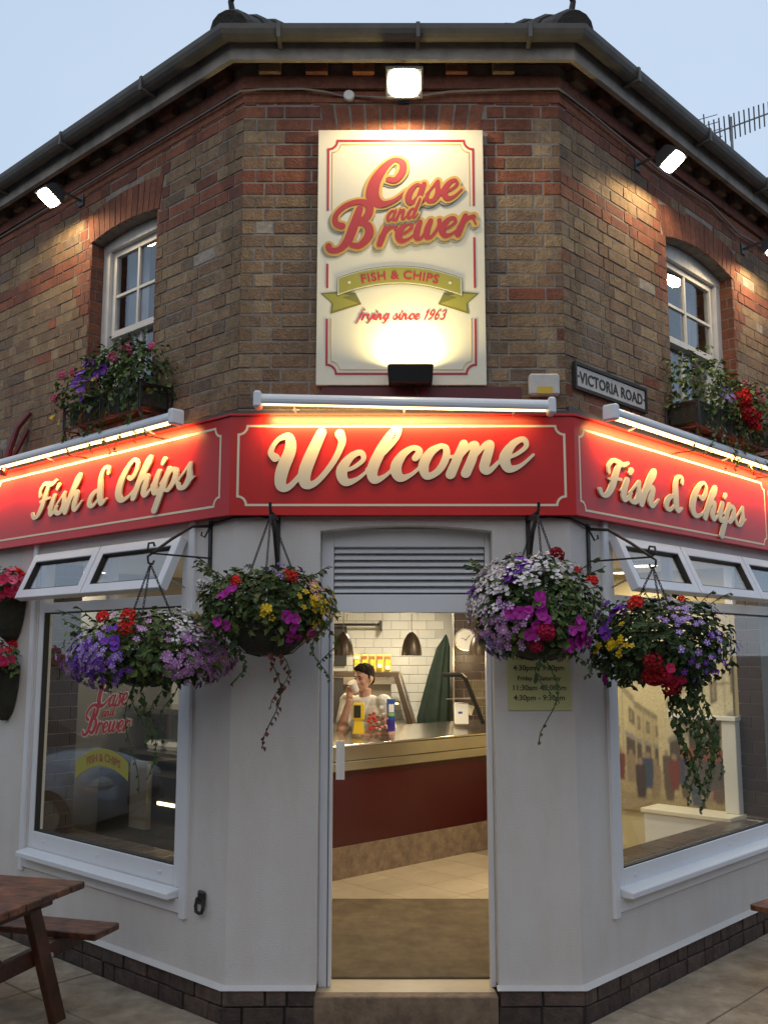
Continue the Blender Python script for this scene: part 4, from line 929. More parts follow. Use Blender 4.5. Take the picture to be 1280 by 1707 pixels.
def foliage(mb, rr, c, rad, n, size=(.024, .06), shell=.55, mis=(0, 1, 1, 2), low=-.85, stretch=None):
    c = Vector(c)
    for _ in range(n):
        d = rdir(rr)
        if d.z < low: continue
        k = rr.uniform(shell, 1.0) ** .7 * (1 + .10 * math.sin(d.x * 7 + d.y * 5 + d.z * 6))
        p = c + Vector((d.x * rad[0], d.y * rad[1], d.z * rad[2])) * k
        nrm = (d + rdir(rr) * .7 + Vector((0, 0, .4))).normalized(); up = (rdir(rr) + d * .6 - Vector((0, 0, .3))).normalized(); L = rr.uniform(*size)
        leaf(mb, p, nrm, up, L, L * rr.uniform(.5, .8), rr.choice(mis))
def sprig(mb, mbs, rr, p, d, ln, n, mi=0, size=.035, droop=.25, sw=.0025):
    pts = [Vector(p)]; d = Vector(d).normalized()
    for k in range(5): d = (d + Vector((rr.uniform(-.15, .15), rr.uniform(-.15, .15), -droop * .3))).normalized(); pts.append(pts[-1] + d * ln / 5)
    mbs.tube(pts, sw, 4)
    for k in range(n):
        f = (k + .5) / n * 5; i = min(4, int(f)); q = pts[i].lerp(pts[i + 1], f - i); dd = rdir(rr); L = size * rr.uniform(.7, 1.2)
        leaf(mb, q, (dd + Vector((0, 0, .7))).normalized(), (dd + (pts[i + 1] - pts[i]).normalized()).normalized(), L, L * .62, mi)
def vine(mb, mbs, rr, p, ln, n, mi, size=.05, sway=.05):
    pts = [Vector(p)]; ph = rr.uniform(0, 6)
    for k in range(1, 9): pts.append(Vector(p) + Vector((sway * math.sin(ph + k * .7), sway * .6 * math.cos(ph + k * .9), -ln * k / 8)))
    mbs.tube(pts, .0028, 4)
    for k in range(n):
        f = (k + .5) / n * 8; i = min(7, int(f)); q = pts[i].lerp(pts[i + 1], f - i); a = rr.uniform(0, 6.28); L = size * rr.uniform(.7, 1.25) * (1 - .45 * k / n)
        nrm = Vector((math.cos(a), math.sin(a) - .5, .4)).normalized(); leaf(mb, q, nrm, Vector((math.cos(a), math.sin(a), -.6)).normalized(), L, L * .85, mi)
def screen_axes(c):
    f = (Vector(cam.location) - Vector(c)); f.z = 0; f.normalize(); return f, Vector((0, 0, 1)).cross(f).normalized()
def put_flowers(t, rr, c, rad, spec, back=True):
    f, e = screen_axes(c); c = Vector(c); spots = []
    for kind, col, eye, dx, dz, sp, n, size in spec:
        me = flower_mesh(kind, col, eye); n = int(n * (2.1 if kind in (S_, K_) else 1.5 if kind == P_ else 1)); size *= (.88 if kind != G_ else .95)
        for k in range(n + (n // 4 if back else 0)):
            x = dx + rr.gauss(0, sp) * 1.05; z = dz + rr.gauss(0, sp) * .8
            q = 1 - (x / rad[0]) ** 2 - (z / rad[2]) ** 2; dep = math.sqrt(max(.02, q)) * rad[1]
            lim = 1.06 / max(1.06, math.sqrt(max(0, 1 - q))); x *= lim; z *= lim
            if k >= n: dep = -dep; x = -x
            p = c + e * x * 1.03 + Vector((0, 0, z * 1.03)) + f * (dep * rr.uniform(1.0, 1.16)) 
            nrm = (e * (x / rad[0]) + Vector((0, 0, z / rad[2] + .35)) + f * (dep / rad[1]) + rdir(rr) * .35).normalized()
            s = size * rr.uniform(.85, 1.3)
            spots.append((k >= n, rr.random(), kind, col, eye, p, nrm.to_track_quat('Z', 'Y') @ Matrix.Rotation(rr.uniform(0, 6.28), 3, 'Z').to_quaternion(), s))
    spots.sort(key=lambda q: (q[0], q[1])); rest_ = {}
    for i, (bk, _, kind, col, eye, p, q, s) in enumerate(spots):
        if i < 290: link_copy('flower', flower_mesh(kind, col, eye), t, p, q, (s, s, s))
        else:
            src = flower_mesh(kind, col, eye); mb = rest_.setdefault(col, MB()); mb.add([p + q @ (v.co * s) for v in src.vertices], [tuple(pl.vertices) for pl in src.polygons])
    mx = MB(); names = list(rest_)
    for i, nm in enumerate(names): mx.add(rest_[nm].v, rest_[nm].f, i)
    if mx.v: stuff(mx.build('blossom', names, t))
def chain(mb, a, b, link=.020):
    a, b = Vector(a), Vector(b); d = b - a; n = int(d.length / (link * .8)); d.normalize(); u = d.orthogonal().normalized(); v = d.cross(u)
    for i in range(n):
        c = a + (b - a) * ((i + .5) / n); s, w = (u, v) if i % 2 else (v, u)
        for sg_ in (-1, 1):
            q = c + s * sg_ * .0045
            mb.hexa([q - d * link * .55 - s * .0016 - w * .0016, q - d * link * .55 + s * .0016 - w * .0016, q - d * link * .55 + s * .0016 + w * .0016, q - d * link * .55 - s * .0016 + w * .0016, q + d * link * .55 - s * .0016 - w * .0016, q + d * link * .55 + s * .0016 - w * .0016, q + d * link * .55 + s * .0016 + w * .0016, q + d * link * .55 - s * .0016 + w * .0016])
def bracket(label, F, s, o, ztop, zarm, zbot, style=0):
    t = thing('basket_bracket', label, 'bracket', F.p(s, .002, zbot), 'black iron hanging basket brackets')
    m = MB(); wbox(m, F, s - .013, s + .013, .001, .013, zbot, ztop); m.build('back_plate', 'iron', t)
    m = MB()
    if style == 0:
        m.tube([F.p(s, .012, zarm), F.p(s, o, zarm)], .0055, 6)
        m.tube([F.p(s, .012, ztop - .03), F.p(s, o * .35, ztop - .045), F.p(s, o * .7, zarm + .09), F.p(s, o, zarm + .005)], .009, 6)
        m.tube([F.p(s, .012, ztop - .03), F.p(s, .05, ztop - .10), F.p(s, .075, ztop - .09), F.p(s, .07, ztop - .07)], .006, 5)
        for sg_ in (1, -1): m.tube([F.p(s, o + .005, zarm), F.p(s, o + .035, zarm + sg_ * .02), F.p(s, o + .03, zarm + sg_ * .055), F.p(s, o + .0, zarm + sg_ * .06), F.p(s, o - .008, zarm + sg_ * .04)], .007, 5)
        hook = F.p(s, o + .015, zarm - .06)
    else:
        m.tube([F.p(s, .012, zbot + .03), F.p(s, o * .5, zarm - .08), F.p(s, o, zarm)], .012, 6); m.tube([F.p(s, .012, ztop - .01), F.p(s, o, zarm)], .012, 6)
        m.tube([F.p(s, o, zarm), F.p(s, o + .04, zarm + .01), F.p(s, o + .05, zarm + .045), F.p(s, o + .02, zarm + .05)], .009, 5)
        hook = F.p(s, o + .005, zarm - .012)
    m.build('arm', 'iron', t); return hook
def basket(label, hook, rimz, R0, fc, rad, spec, seed, vines, nleaf=900, mis=('leaf_a', 'leaf_b', 'leaf_c'), sprigs=14, chain_to=True):
    rr = random.Random(seed); hook = Vector(hook); c = Vector((hook.x, hook.y, rimz))
    t = thing('hanging_basket', label, 'hanging basket', c - Vector((0, 0, R0 * .75)), 'hanging flower baskets')
    m = MB(); m.lathe([(R0 * .18, -R0 * .78), (R0 * .5, -R0 * .70), (R0 * .78, -R0 * .45), (R0 * .95, -R0 * .15), (R0 * .98, 0), (R0 * .85, 0.01), (R0 * .3, .02)], c, 18); m.build('liner', 'coir', t, smooth=True)
    m = MB()
    for k in range(10):
        a = k * math.pi / 5; m.tube([c + Vector((math.cos(a) * r, math.sin(a) * r, z)) for r, z in ((R0 * .2, -R0 * .80), (R0 * .52, -R0 * .72), (R0 * .81, -R0 * .46), (R0 * .98, -R0 * .15), (R0 * 1.01, 0))], .003, 4)
    for r, z in ((1.01, 0), (.93, -.25), (.72, -.56)): m.tube([c + Vector((math.cos(a) * r * R0, math.sin(a) * r * R0, z * R0)) for a in [k * math.pi / 10 for k in range(21)]], .0035, 4)
    m.build('wire_frame', 'iron', t)
    for k in range(3):
        a = k * 2.094 + .5; m = MB(); chain(m, hook, c + Vector((math.cos(a) * R0, math.sin(a) * R0, 0))); m.build('chain', 'iron', t)
    f, e = screen_axes(c); fc3 = c + e * fc[0] + f * .02 + Vector((0, 0, fc[1]))
    lf = MB(); stm = MB(); foliage(lf, rr, fc3, rad, nleaf)
    foliage(lf, rr, c + Vector((0, 0, .02)), (R0 * 1.06, R0 * 1.06, R0 * .6), 420, low=-.5)
    for k in range(sprigs):
        a = rr.uniform(0, 6.28); d = Vector((math.cos(a), math.sin(a), rr.uniform(-.1, 1.0))); sprig(lf, stm, rr, fc3 + Vector((d.x * rad[0], d.y * rad[1], d.z * rad[2])) * .75, d, rr.uniform(.10, .2), 9, rr.choice((0, 1, 2)), .034)
    for (vx, vz, ln, n, mi, size) in vines: vine(lf, stm, rr, c + e * vx + f * R0 * .55 + Vector((0, 0, vz)), ln, n, mi, size)
    stuff(lf.build('foliage', list(mis) + ['leaf_grey', 'leaf_red'], t)); stuff(stm.build('stems', 'leaf_c', t))
    put_flowers(t, rr, fc3, rad, spec); return t
hCL = bracket('iron bracket on the white wall left of the doorway', CH, -.607, .36, 2.72, 2.70, 2.42, 1)
hCR = bracket('iron bracket on the white wall right of the doorway', CH, .825, .36, 2.72, 2.70, 2.42, 1)
hL = bracket('iron bracket with scroll end beside the left shop window', LF, .213, .40, 2.72, 2.50, 2.44)
hR = bracket('iron bracket with scroll end beside the right shop window', RF, .18, .40, 2.70, 2.48, 2.38)
m = MB(); m.tube([CH.p(-.60, .02, 2.71), CH.p(-.72, .02, 2.728), CH.p(XL, .02, 2.722), LF.p(.1, .02, 2.71), LF.p(.21, .02, 2.70)], .006, 5); ob = m.build('loose_cable', 'black_plastic', origin=CH.p(-.6, .02, 2.71)); tag(ob, 'thin black cable under the red fascia left of the door', 'cable', 'loose cables under the fascia')
m = MB(); m.tube([CH.p(.825, .02, 2.715), CH.p(.95, .02, 2.725), CH.p(XR, .02, 2.715), RF.p(.18, .02, 2.68)], .006, 5); ob = m.build('loose_cable', 'black_plastic', origin=CH.p(.825, .02, 2.71)); tag(ob, 'thin black cable under the red fascia right of the door', 'cable', 'loose cables under the fascia')
basket('hanging basket left of the door with yellow edge and red geraniums', hCL, 2.13, .245, (-.02, .07), (.335, .30, .20), [
    (G_, 'f_red', 'f_crimson', .13, .14, .01, 1, .042), (G_, 'f_red', 'f_crimson', -.14, .125, .01, 1, .028), (P_, 'f_magenta', 'f_eye', .13, -.14, .05, 6, .036), (P_, 'f_magenta', 'f_eye', -.20, .03, .03, 4, .028), (P_, 'f_magenta', 'f_eye', -.22, -.08, .03, 3, .03),
    (S_, 'f_yellow', 'f_yellow', .30, .02, .055, 34, .020), (S_, 'f_yellow', 'f_yellow', .32, -.12, .05, 22, .019), (S_, 'f_blush', 'f_eye', .30, -.14, .05, 12, .024), (S_, 'f_blush', 'f_eye', .24, .07, .05, 5, .02), (G_, 'f_white', 'f_white', -.33, .12, .02, 1, .035), (K_, 'f_lilac', 'f_white', .12, .20, .05, 4, .022), (S_, 'f_yellow', 'f_yellow', .02, -.04, .02, 3, .024)],
    21, [(.02, -.16, .50, 20, 4, .05), (.06, -.14, .32, 12, 4, .045), (-.16, -.10, .24, 26, 2, .04), (.27, .0, .32, 22, 1, .035), (.30, .0, .24, 18, 0, .035)], 2300, sprigs=34)
basket('white and mauve hanging basket right of the door over the yellow notice', hCR, 2.11, .245, (-.03, .07), (.315, .30, .28), [
    (K_, 'f_white', 'f_white', -.18, .17, .07, 26, .038), (K_, 'f_white', 'f_white', .03, .22, .05, 10, .034), (K_, 'f_white', 'f_white', -.29, .03, .04, 14, .036), (P_, 'f_violet', 'f_eye', -.06, .24, .035, 6, .032), (P_, 'f_violet', 'f_eye', -.11, .17, .025, 4, .036), (P_, 'f_violet', 'f_eye', -.28, .09, .02, 4, .034),
    (S_, 'f_mauve', 'f_white', -.18, -.10, .08, 38, .023), (S_, 'f_lilac', 'f_white', -.23, -.20, .05, 26, .022), (G_, 'f_darkred', 'f_crimson', .13, .28, .015, 1, .042), (G_, 'f_red', 'f_crimson', .31, .14, .01, 1, .04), (P_, 'f_magenta', 'f_eye', .0, -.01, .05, 9, .033), (G_, 'f_crimson', 'f_crimson', .04, -.12, .02, 2, .044), (G_, 'f_crimson', 'f_crimson', -.01, -.18, .015, 1, .042), (P_, 'f_magenta', 'f_eye', .22, -.13, .045, 8, .036), (G_, 'f_red', 'f_crimson', .21, .21, .01, 1, .025)],
    22, [(.03, -.12, .50, 12, 0, .036), (.02, -.12, .30, 10, 2, .045), (.2, -.1, .18, 16, 2, .04)], 2300, sprigs=24)
basket('broad violet and pink hanging basket in front of the left shop window', hL, 1.95, .225, (.01, .015), (.44, .34, .215), [
    (G_, 'f_red', 'f_crimson', -.22, .17, .012, 1, .04), (G_, 'f_red', 'f_crimson', -.11, .19, .01, 1, .036), (G_, 'f_red', 'f_crimson', -.10, .12, .01, 1, .042), (S_, 'f_violet', 'f_lilac', -.33, -.10, .08, 48, .021), (S_, 'f_lilac', 'f_white', -.30, -.03, .08, 38, .022), (P_, 'f_violet', 'f_white', -.17, .03, .04, 4, .03),
    (K_, 'f_white', 'f_white', .19, .13, .07, 18, .03), (S_, 'f_mauve', 'f_eye', .27, .0, .08, 50, .024), (S_, 'f_mauve', 'f_eye', .36, -.09, .06, 34, .023), (S_, 'f_mauve', 'f_eye', .12, -.08, .04, 12, .024), (S_, 'f_mauve', 'f_eye', -.08, .12, .06, 8, .022), (S_, 'f_blush', 'f_eye', .42, -.06, .04, 10, .02)],
    23, [(.02, -.13, .52, 24, 0, .045), (.07, -.12, .34, 16, 2, .042), (-.03, -.12, .36, 14, 0, .04), (.12, -.1, .30, 10, 0, .035), (-.06, -.1, .62, 10, 2, .035)], 2200, sprigs=24)
basket('dark green hanging basket in front of the right shop window', hR, 1.975, .235, (.0, .02), (.395, .33, .255), [
    (P_, 'f_violet', 'f_eye', -.28, .12, .05, 10, .032), (P_, 'f_violet', 'f_eye', -.20, .18, .03, 5, .03), (G_, 'f_red', 'f_crimson', -.10, .22, .01, 1, .038), (G_, 'f_red', 'f_crimson', .14, .24, .01, 1, .026), (S_, 'f_yellow', 'f_yellow', -.22, -.01, .04, 9, .022), (S_, 'f_lilac', 'f_white', .27, .06, .10, 12, .021), (S_, 'f_violet', 'f_lilac', .32, -.10, .07, 8, .021), (G_, 'f_darkred', 'f_crimson', .0, -.16, .04, 4, .046), (P_, 'f_crimson', 'f_eye', .05, -.15, .04, 5, .035), (P_, 'f_magenta', 'f_eye', -.27, -.18, .02, 4, .032), (S_, 'f_lilac', 'f_white', .10, .14, .06, 8, .022)],
    24, [(.13, -.05, .66, 60, 0, .055), (.20, -.04, .80, 62, 3, .05), (.16, -.05, .70, 60, 2, .055), (.23, -.02, .72, 56, 0, .052), (.12, -.05, .62, 46, 0, .05), (.18, -.05, .75, 50, 3, .045), (.22, -.03, .56, 44, 0, .05), (.15, -.05, .50, 40, 2, .05), (.25, .0, .66, 36, 3, .045), (.1, -.05, .40, 24, 2, .05)], 2700, ('leaf_a', 'leaf_c', 'leaf_c'), sprigs=20)
def wall_planter(label, s, z, seed, spec):
    rr = random.Random(seed); c = LF.p(s, .12, z); t = thing('wall_planter', label, 'planter', LF.p(s, .005, z - .42), 'wall planters at the left edge')
    m = MB()
    rings = []
    for k in range(9):
        f = k / 8; w = .17 * math.sqrt(max(.03, 1 - (1 - f) ** 2.2)); d = .20 * math.sqrt(max(.03, 1 - (1 - f) ** 2)); zz = z - .40 + .40 * f
        rings.append([LF.p(s - w, .006, zz)] + [LF.p(s + w * -math.cos(a), .006 + d * math.sin(a), zz) for a in [math.pi * q / 8 for q in range(1, 8)]] + [LF.p(s + w, .006, zz)])
    m.ring_loft(rings); m.build('trough', 'coir', t)
    lf = MB(); stm = MB(); foliage(lf, rr, c, (.22, .22, .16), 520, low=-.5)
    for k in range(8): a = rr.uniform(0, 6.28); sprig(lf, stm, rr, c, (math.cos(a), math.sin(a), .8), .26, 9, rr.choice((0, 1, 2)))
    stuff(lf.build('foliage', ['leaf_a', 'leaf_b', 'leaf_c'], t)); stuff(stm.build('stems', 'leaf_c', t)); put_flowers(t, rr, c, (.22, .22, .16), spec)
wall_planter('upper of two wall planters at the left edge, pink petunias', 2.54, 2.42, 31, [(P_, 'f_pink', 'f_crimson', .10, .05, .05, 9, .045), (P_, 'f_crimson', 'f_eye', .0, .0, .1, 8, .042), (P_, 'f_red', 'f_eye', .12, .11, .02, 2, .04)])
wall_planter('lower of two wall planters at the left edge, dark red blooms', 2.58, 1.86, 32, [(P_, 'f_crimson', 'f_eye', .05, .05, .07, 9, .04), (G_, 'f_red', 'f_crimson', .1, .13, .03, 2, .03)])
def window_box(label, F, s0, s1, seed, spec, rad, fo, vines, mis=('leaf_a', 'leaf_b', 'leaf_c')):
    rr = random.Random(seed); z0 = 3.46; sm = (s0 + s1) / 2; t = thing('window_box', label, 'window box', F.p(sm, .1, z0), 'flower boxes on the upstairs sills')
    m = MB(); wbox(m, F, s0, s1, .02, .21, z0, z0 + .16); m.build('trough', 'coir', t, bevel=.01)
    m = MB()
    for s in (s0 - .02, s1 + .02):
        m.tube([F.p(s, .01, z0 + .14), F.p(s, .24, z0 + .14)], .008, 5); m.tube([F.p(s, .24, z0 + .14), F.p(s, .24, z0 - .03), F.p(s, .01, z0 - .03)], .008, 5)
        m.tube([F.p(s, .01, z0 - .2), F.p(s, .01, z0 + .16)], .008, 5)
        m.tube([F.p(s, .12 + .07 * (1 - k / 14) * math.cos(k * .75), z0 - .10 + .07 * (1 - k / 14) * math.sin(k * .75)) for k in range(12)], .006, 5)
        m.tube([F.p(s, .01, z0 - .19), F.p(s, .19, z0 - .19), F.p(s, .23, z0 - .03)], .007, 5)
    for k in range(9): s = s0 + (s1 - s0) * k / 8; m.tube([F.p(s, .24, z0 - .03), F.p(s, .24, z0 + .14)], .004, 4)
    m.tube([F.p(s0 - .02, .24, z0 + .14), F.p(s1 + .02, .24, z0 + .14)], .007, 5); m.tube([F.p(s0 - .02, .24, z0 - .03), F.p(s1 + .02, .24, z0 - .03)], .007, 5); m.build('iron_cradle', 'iron', t)
    lf = MB(); stm = MB(); c = F.p(sm, .15, z0 + .17)
    n = 5
    for k in range(n):
        s = s0 + (s1 - s0) * (k + .5) / n; foliage(lf, rr, F.p(s, .14, z0 + .17 + fo[k]), (rad[0], rad[1], rad[2] * (1 + fo[k] * 2)), 300, low=-.9)
    for k in range(16): s = rr.uniform(s0, s1); sprig(lf, stm, rr, F.p(s, .14, z0 + .28), (rr.uniform(-.5, .5), rr.uniform(-.6, .2), 1), rr.uniform(.12, .28), 9, rr.choice((0, 1, 2)), .036)
    for k in range(vines): s = s0 + (s1 - s0) * rr.random(); vine(lf, stm, rr, F.p(s, .22, z0 + .15), rr.uniform(.2, .42), 18, rr.choice((0, 2, 3)), .042)
    stuff(lf.build('foliage', list(mis) + ['leaf_grey'], t)); stuff(stm.build('stems', 'leaf_c', t))
    for kind, col, eye, fs, o, dz, sp, n, size in spec:
        me = flower_mesh(kind, col, eye)
        for k in range(n):
            s = s0 + (s1 - s0) * fs + rr.gauss(0, sp); p = F.p(s, o + rr.uniform(-.03, .04), z0 + .17 + dz + rr.gauss(0, sp * .6)); nrm = (F.n + Vector((0, 0, .5)) + rdir(rr) * .5).normalized(); q = size * rr.uniform(.85, 1.15)
            link_copy('flower', me, t, p, nrm.to_track_quat('Z', 'Y'), (q, q, q))
window_box('window box with pink geraniums and violet petunias on the left sill', LF, .66, 1.52, 41, [
    (G_, 'f_pink', 'f_crimson', .02, .15, .22, .02, 1, .032), (G_, 'f_pink', 'f_crimson', .30, .17, .24, .015, 2, .042), (G_, 'f_pink', 'f_crimson', .27, .24, .17, .02, 1, .036), (P_, 'f_violet', 'f_white', .42, .30, .12, .03, 4, .036), (P_, 'f_violet', 'f_white', .45, .2, .22, .03, 3, .034), (P_, 'f_violet', 'f_white', .66, .30, .10, .06, 7, .034), (P_, 'f_violet', 'f_white', .70, .3, .0, .03, 3, .034), (P_, 'f_violet', 'f_white', .82, .2, .24, .02, 3, .032), (G_, 'f_pink', 'f_crimson', .97, .24, .18, .02, 2, .036), (G_, 'f_pink', 'f_crimson', 1.16, .24, .06, .02, 2, .034), (S_, 'f_yellow', 'f_yellow', 1.12, .24, -.1, .03, 4, .025), (S_, 'f_yellow', 'f_yellow', .45, .3, .06, .02, 3, .025)],
    (.20, .17, .20), (.06, .08, .12, .08, .02), 14)
window_box('window box with a large red geranium on the right sill', RF, 1.22, 2.48, 42, [
    (G_, 'f_red', 'f_darkred', .50, .26, .10, .06, 7, .046), (G_, 'f_darkred', 'f_darkred', .56, .27, .02, .08, 9, .045), (G_, 'f_red', 'f_darkred', .62, .27, -.02, .07, 6, .042), (S_, 'f_lilac', 'f_white', .25, .29, .05, .07, 12, .024), (G_, 'f_pink', 'f_crimson', .62, .2, .26, .02, 1, .03), (G_, 'f_pink', 'f_crimson', .85, .2, .20, .04, 2, .03), (S_, 'f_lilac', 'f_white', .78, .3, -.1, .05, 5, .024)],
    (.23, .18, .22), (.14, .07, .05, .06, .08), 18)

# ------------------------------------------------------------------ shop interior
FZ, CZ = .135, 2.62
LP = lambda s, t: LF.p(s, -t, 0); RP = lambda s, t: RF.p(s, -t, 0)
ins = [CH.p(XL + .1, -.24, 0), LP(.0, .25), LP(2.9, .25), LP(2.9, 2.5), Vector((-1.25, 5.5, 0)), Vector((1.75, 5.5, 0)), RP(2.72, 1.95), RP(2.72, .25), RP(.0, .25), CH.p(XR - .1, -.24, 0)]
fm = MB(); fm.add([(p.x, p.y, FZ - .006) for p in ins], [tuple(range(len(ins)))]); shop_floor = struct(fm.build('shop_floor', 'floor_grout'))
cm = MB(); cm.add([(p.x, p.y, CZ) for p in ins] + [(p.x, p.y, CZ + .08) for p in ins], [tuple(reversed(range(10))), tuple(range(10, 20))]); struct(cm.build('shop_ceiling', 'ceiling_paint'))
tm = MB(); tm.box((0, 0, 0), (.394, .394, .010)); tme = tm.mesh('floor_tile', 'floor_tile'); bevel_mesh(tme, .0015)
for i in range(-5, 10):
    for j in range(-4, 9):
        p = Vector((.3, 1.6, 0)) + Vector((.731, .683, 0)) * .4 * i + Vector((-.683, .731, 0)) * .4 * j
        nn = Vector((-.683, .731, 0)).dot(p - Vector((-.382, 2.608, 0)))
        if p.y < .5 or nn > .15 or (p - LF.p(0, -.25, 0)).dot(LF.n) > -.2 or (p - RF.p(0, -.25, 0)).dot(RF.n) > -.2 or (p - RP(2.72, 0)).dot(RF.d) > -.2: continue
        link_copy('floor_tile', tme, shop_floor, (p.x, p.y, FZ - .005), Matrix.Rotation(math.atan2(.683, .731), 3, 'Z').to_quaternion())
mt = MB(); mt.box((.20, 1.12, FZ + .006), (1.16, 1.74, .012)); ob = mt.build('door_mat', 'mat_brown', origin=(.2, 1.12, FZ), bevel=.004); tag(ob, 'wide brown coir mat just inside the doorway', 'mat')
def wseg(name, p, q, z0, z1, m, th=.08, side=1):
    p, q = Vector((p[0], p[1], 0)), Vector((q[0], q[1], 0)); d = (q - p).normalized(); n = Vector((-d.y, d.x, 0)) * th * side; b = MB()
    b.hexa([p + Vector((0, 0, z0)), q + Vector((0, 0, z0)), q + n + Vector((0, 0, z0)), p + n + Vector((0, 0, z0)), p + Vector((0, 0, z1)), q + Vector((0, 0, z1)), q + n + Vector((0, 0, z1)), p + n + Vector((0, 0, z1))])
    return struct(b.build(name, m))
back = wseg('wall_back', (-1.3, 5.5), (1.8, 5.5), FZ, CZ, 'tile_grout', .1, 1)
wm = MB(); wm.box((0, 0, 0), (.194, .012, .094)); wme = wm.mesh('wall_tile', 'white_tile'); bevel_mesh(wme, .003)
for r in range(14):
    for k in range(8):
        x = -.72 + .2 * k + (.1 if r % 2 else 0)
        if x > .66: continue
        link_copy('wall_tile', wme, back, (x, 5.497, 1.15 + .1 * r))
wleft = wseg('wall_left', LP(2.9, .25), LP(2.9, 2.5), FZ, CZ, 'mid_grey', .08, 1)
wseg('wall_left_rear', LP(2.9, 2.5), (-1.25, 5.55), FZ, CZ, 'cream_wall', .08, 1)
wseg('wall_right_rear', (1.75, 5.55), RP(2.72, 1.95), FZ, CZ, 'cream_wall', .08, 1)
wright = wseg('wall_right', RP(2.72, 1.95), RP(2.72, .25), FZ, CZ, 'cream_wall', .08, 1)
# brown tiled piers: by the left window, by the right window and at the back on the right
bt = MB(); bt.box((0, 0, 0), (.193, .012, .088)); bte = bt.mesh('wall_tile', 'brown_tile'); bevel_mesh(bte, .002)
def pier(name, p, q, n, z0, z1, th, rows):
    w = wseg(name, p, q, z0, z1, 'brown_grout', th, n); p, q = Vector((p[0], p[1], 0)), Vector((q[0], q[1], 0)); d = (q - p); L = d.length; d.normalize(); nn = Vector((d.y, -d.x, 0)) * n; ang = Matrix.Rotation(math.atan2(d.y, d.x), 3, 'Z').to_quaternion()
    for r in range(rows):
        s = 0 if r % 2 else -.1
        while s < L - .02:
            a, b = max(s, 0), min(s + .194, L); s += .2
            if b - a < .03: continue
            link_copy('wall_tile', bte, w, p + d * ((a + b) / 2) + nn * .002 + Vector((0, 0, z0 + .05 + .094 * r)), ang, ((b - a) / .193, 1, 1))
    return w
pier('pier_left', LP(2.186, .082), LP(2.186, .335), 1, .62, CZ, .5, 21)
e = MB(); wbox(e, LF, 2.160, 2.184, -.096, -.080, .72, 2.6); struct(e.build('pier_trim', 'cream_wall'))
pier('pier_right', RP(2.69, .25), RP(2.69, .06), 1, .62, CZ, .5, 21)
pier('pier_back', (.78, 5.30), (1.75, 5.30), 1, FZ, CZ, .15, 26)
e = MB(); e.box((.765, 5.29, 1.35), (.022, .03, 2.4)); struct(e.build('pier_back_trim', 'steel'))
e = MB(); e.box((.775, 5.40, 1.35), (.02, .19, 2.4)); struct(e.build('pier_back_return', 'brown_tile'))
# internal window ledges (dark tile) behind the shop windows
for nm, F, a, b in (('window_ledge_left', LF, .43, 2.25), ('window_ledge_right', RF, .41, 2.68)):
    e = MB(); wbox(e, F, a, b, -.33, -.08, .64, .70); L = struct(e.build(nm, 'brown_grout'))
    s = a + .1
    while s < b - .08: link_copy('ledge_tile', bte, L, F.p(s, -.20, .702), F.rot() @ Matrix.Rotation(R(90), 3, 'X').to_quaternion(), (.97, 1, 2.5)); s += .197
# counter
ca = Vector((-.382, 2.608, 0)); cd = Vector((.731, .683, 0)).normalized(); cn = Vector((-cd.y, cd.x, 0))
ct = thing('serving_counter', 'long steel topped counter with dark red front panel', 'counter', ca + cd * 1.0 + Vector((0, 0, FZ)))
def cbox(t0, t1, n0, n1, z0, z1): b = MB(); b.hexa([ca + cd * t0 + cn * n0 + Vector((0, 0, z0)), ca + cd * t1 + cn * n0 + Vector((0, 0, z0)), ca + cd * t1 + cn * n1 + Vector((0, 0, z0)), ca + cd * t0 + cn * n1 + Vector((0, 0, z0)), ca + cd * t0 + cn * n0 + Vector((0, 0, z1)), ca + cd * t1 + cn * n0 + Vector((0, 0, z1)), ca + cd * t1 + cn * n1 + Vector((0, 0, z1)), ca + cd * t0 + cn * n1 + Vector((0, 0, z1))]); return b
T0, T1 = -.75, 2.45
cbox(T0, T1, .0, .60, FZ, .385).build('kick_plate', 'step_stone', ct); cbox(T0, T1, .015, .60, .385, .985).build('front_panel', 'counter_red', ct)
cbox(T0, T1, -.02, .62, .985, 1.06).build('steel_band', 'steel', ct, bevel=.006); cbox(T0, T1, -.008, .62, 1.062, 1.178).build('steel_upstand', 'steel', ct, bevel=.006)
b = MB(); z = Vector((0, 0, 1))
b.hexa([ca + cd * T0 + cn * -.012 + z * 1.180, ca + cd * T1 + cn * -.012 + z * 1.180, ca + cd * T1 + cn * .62 + z * 1.180, ca + cd * T0 + cn * .62 + z * 1.180, ca + cd * T0 + cn * .0 + z * 1.195, ca + cd * T1 + cn * .0 + z * 1.195, ca + cd * T1 + cn * .62 + z * 1.262, ca + cd * T0 + cn * .62 + z * 1.262]); b.build('steel_top', 'steel', ct, bevel=.003)
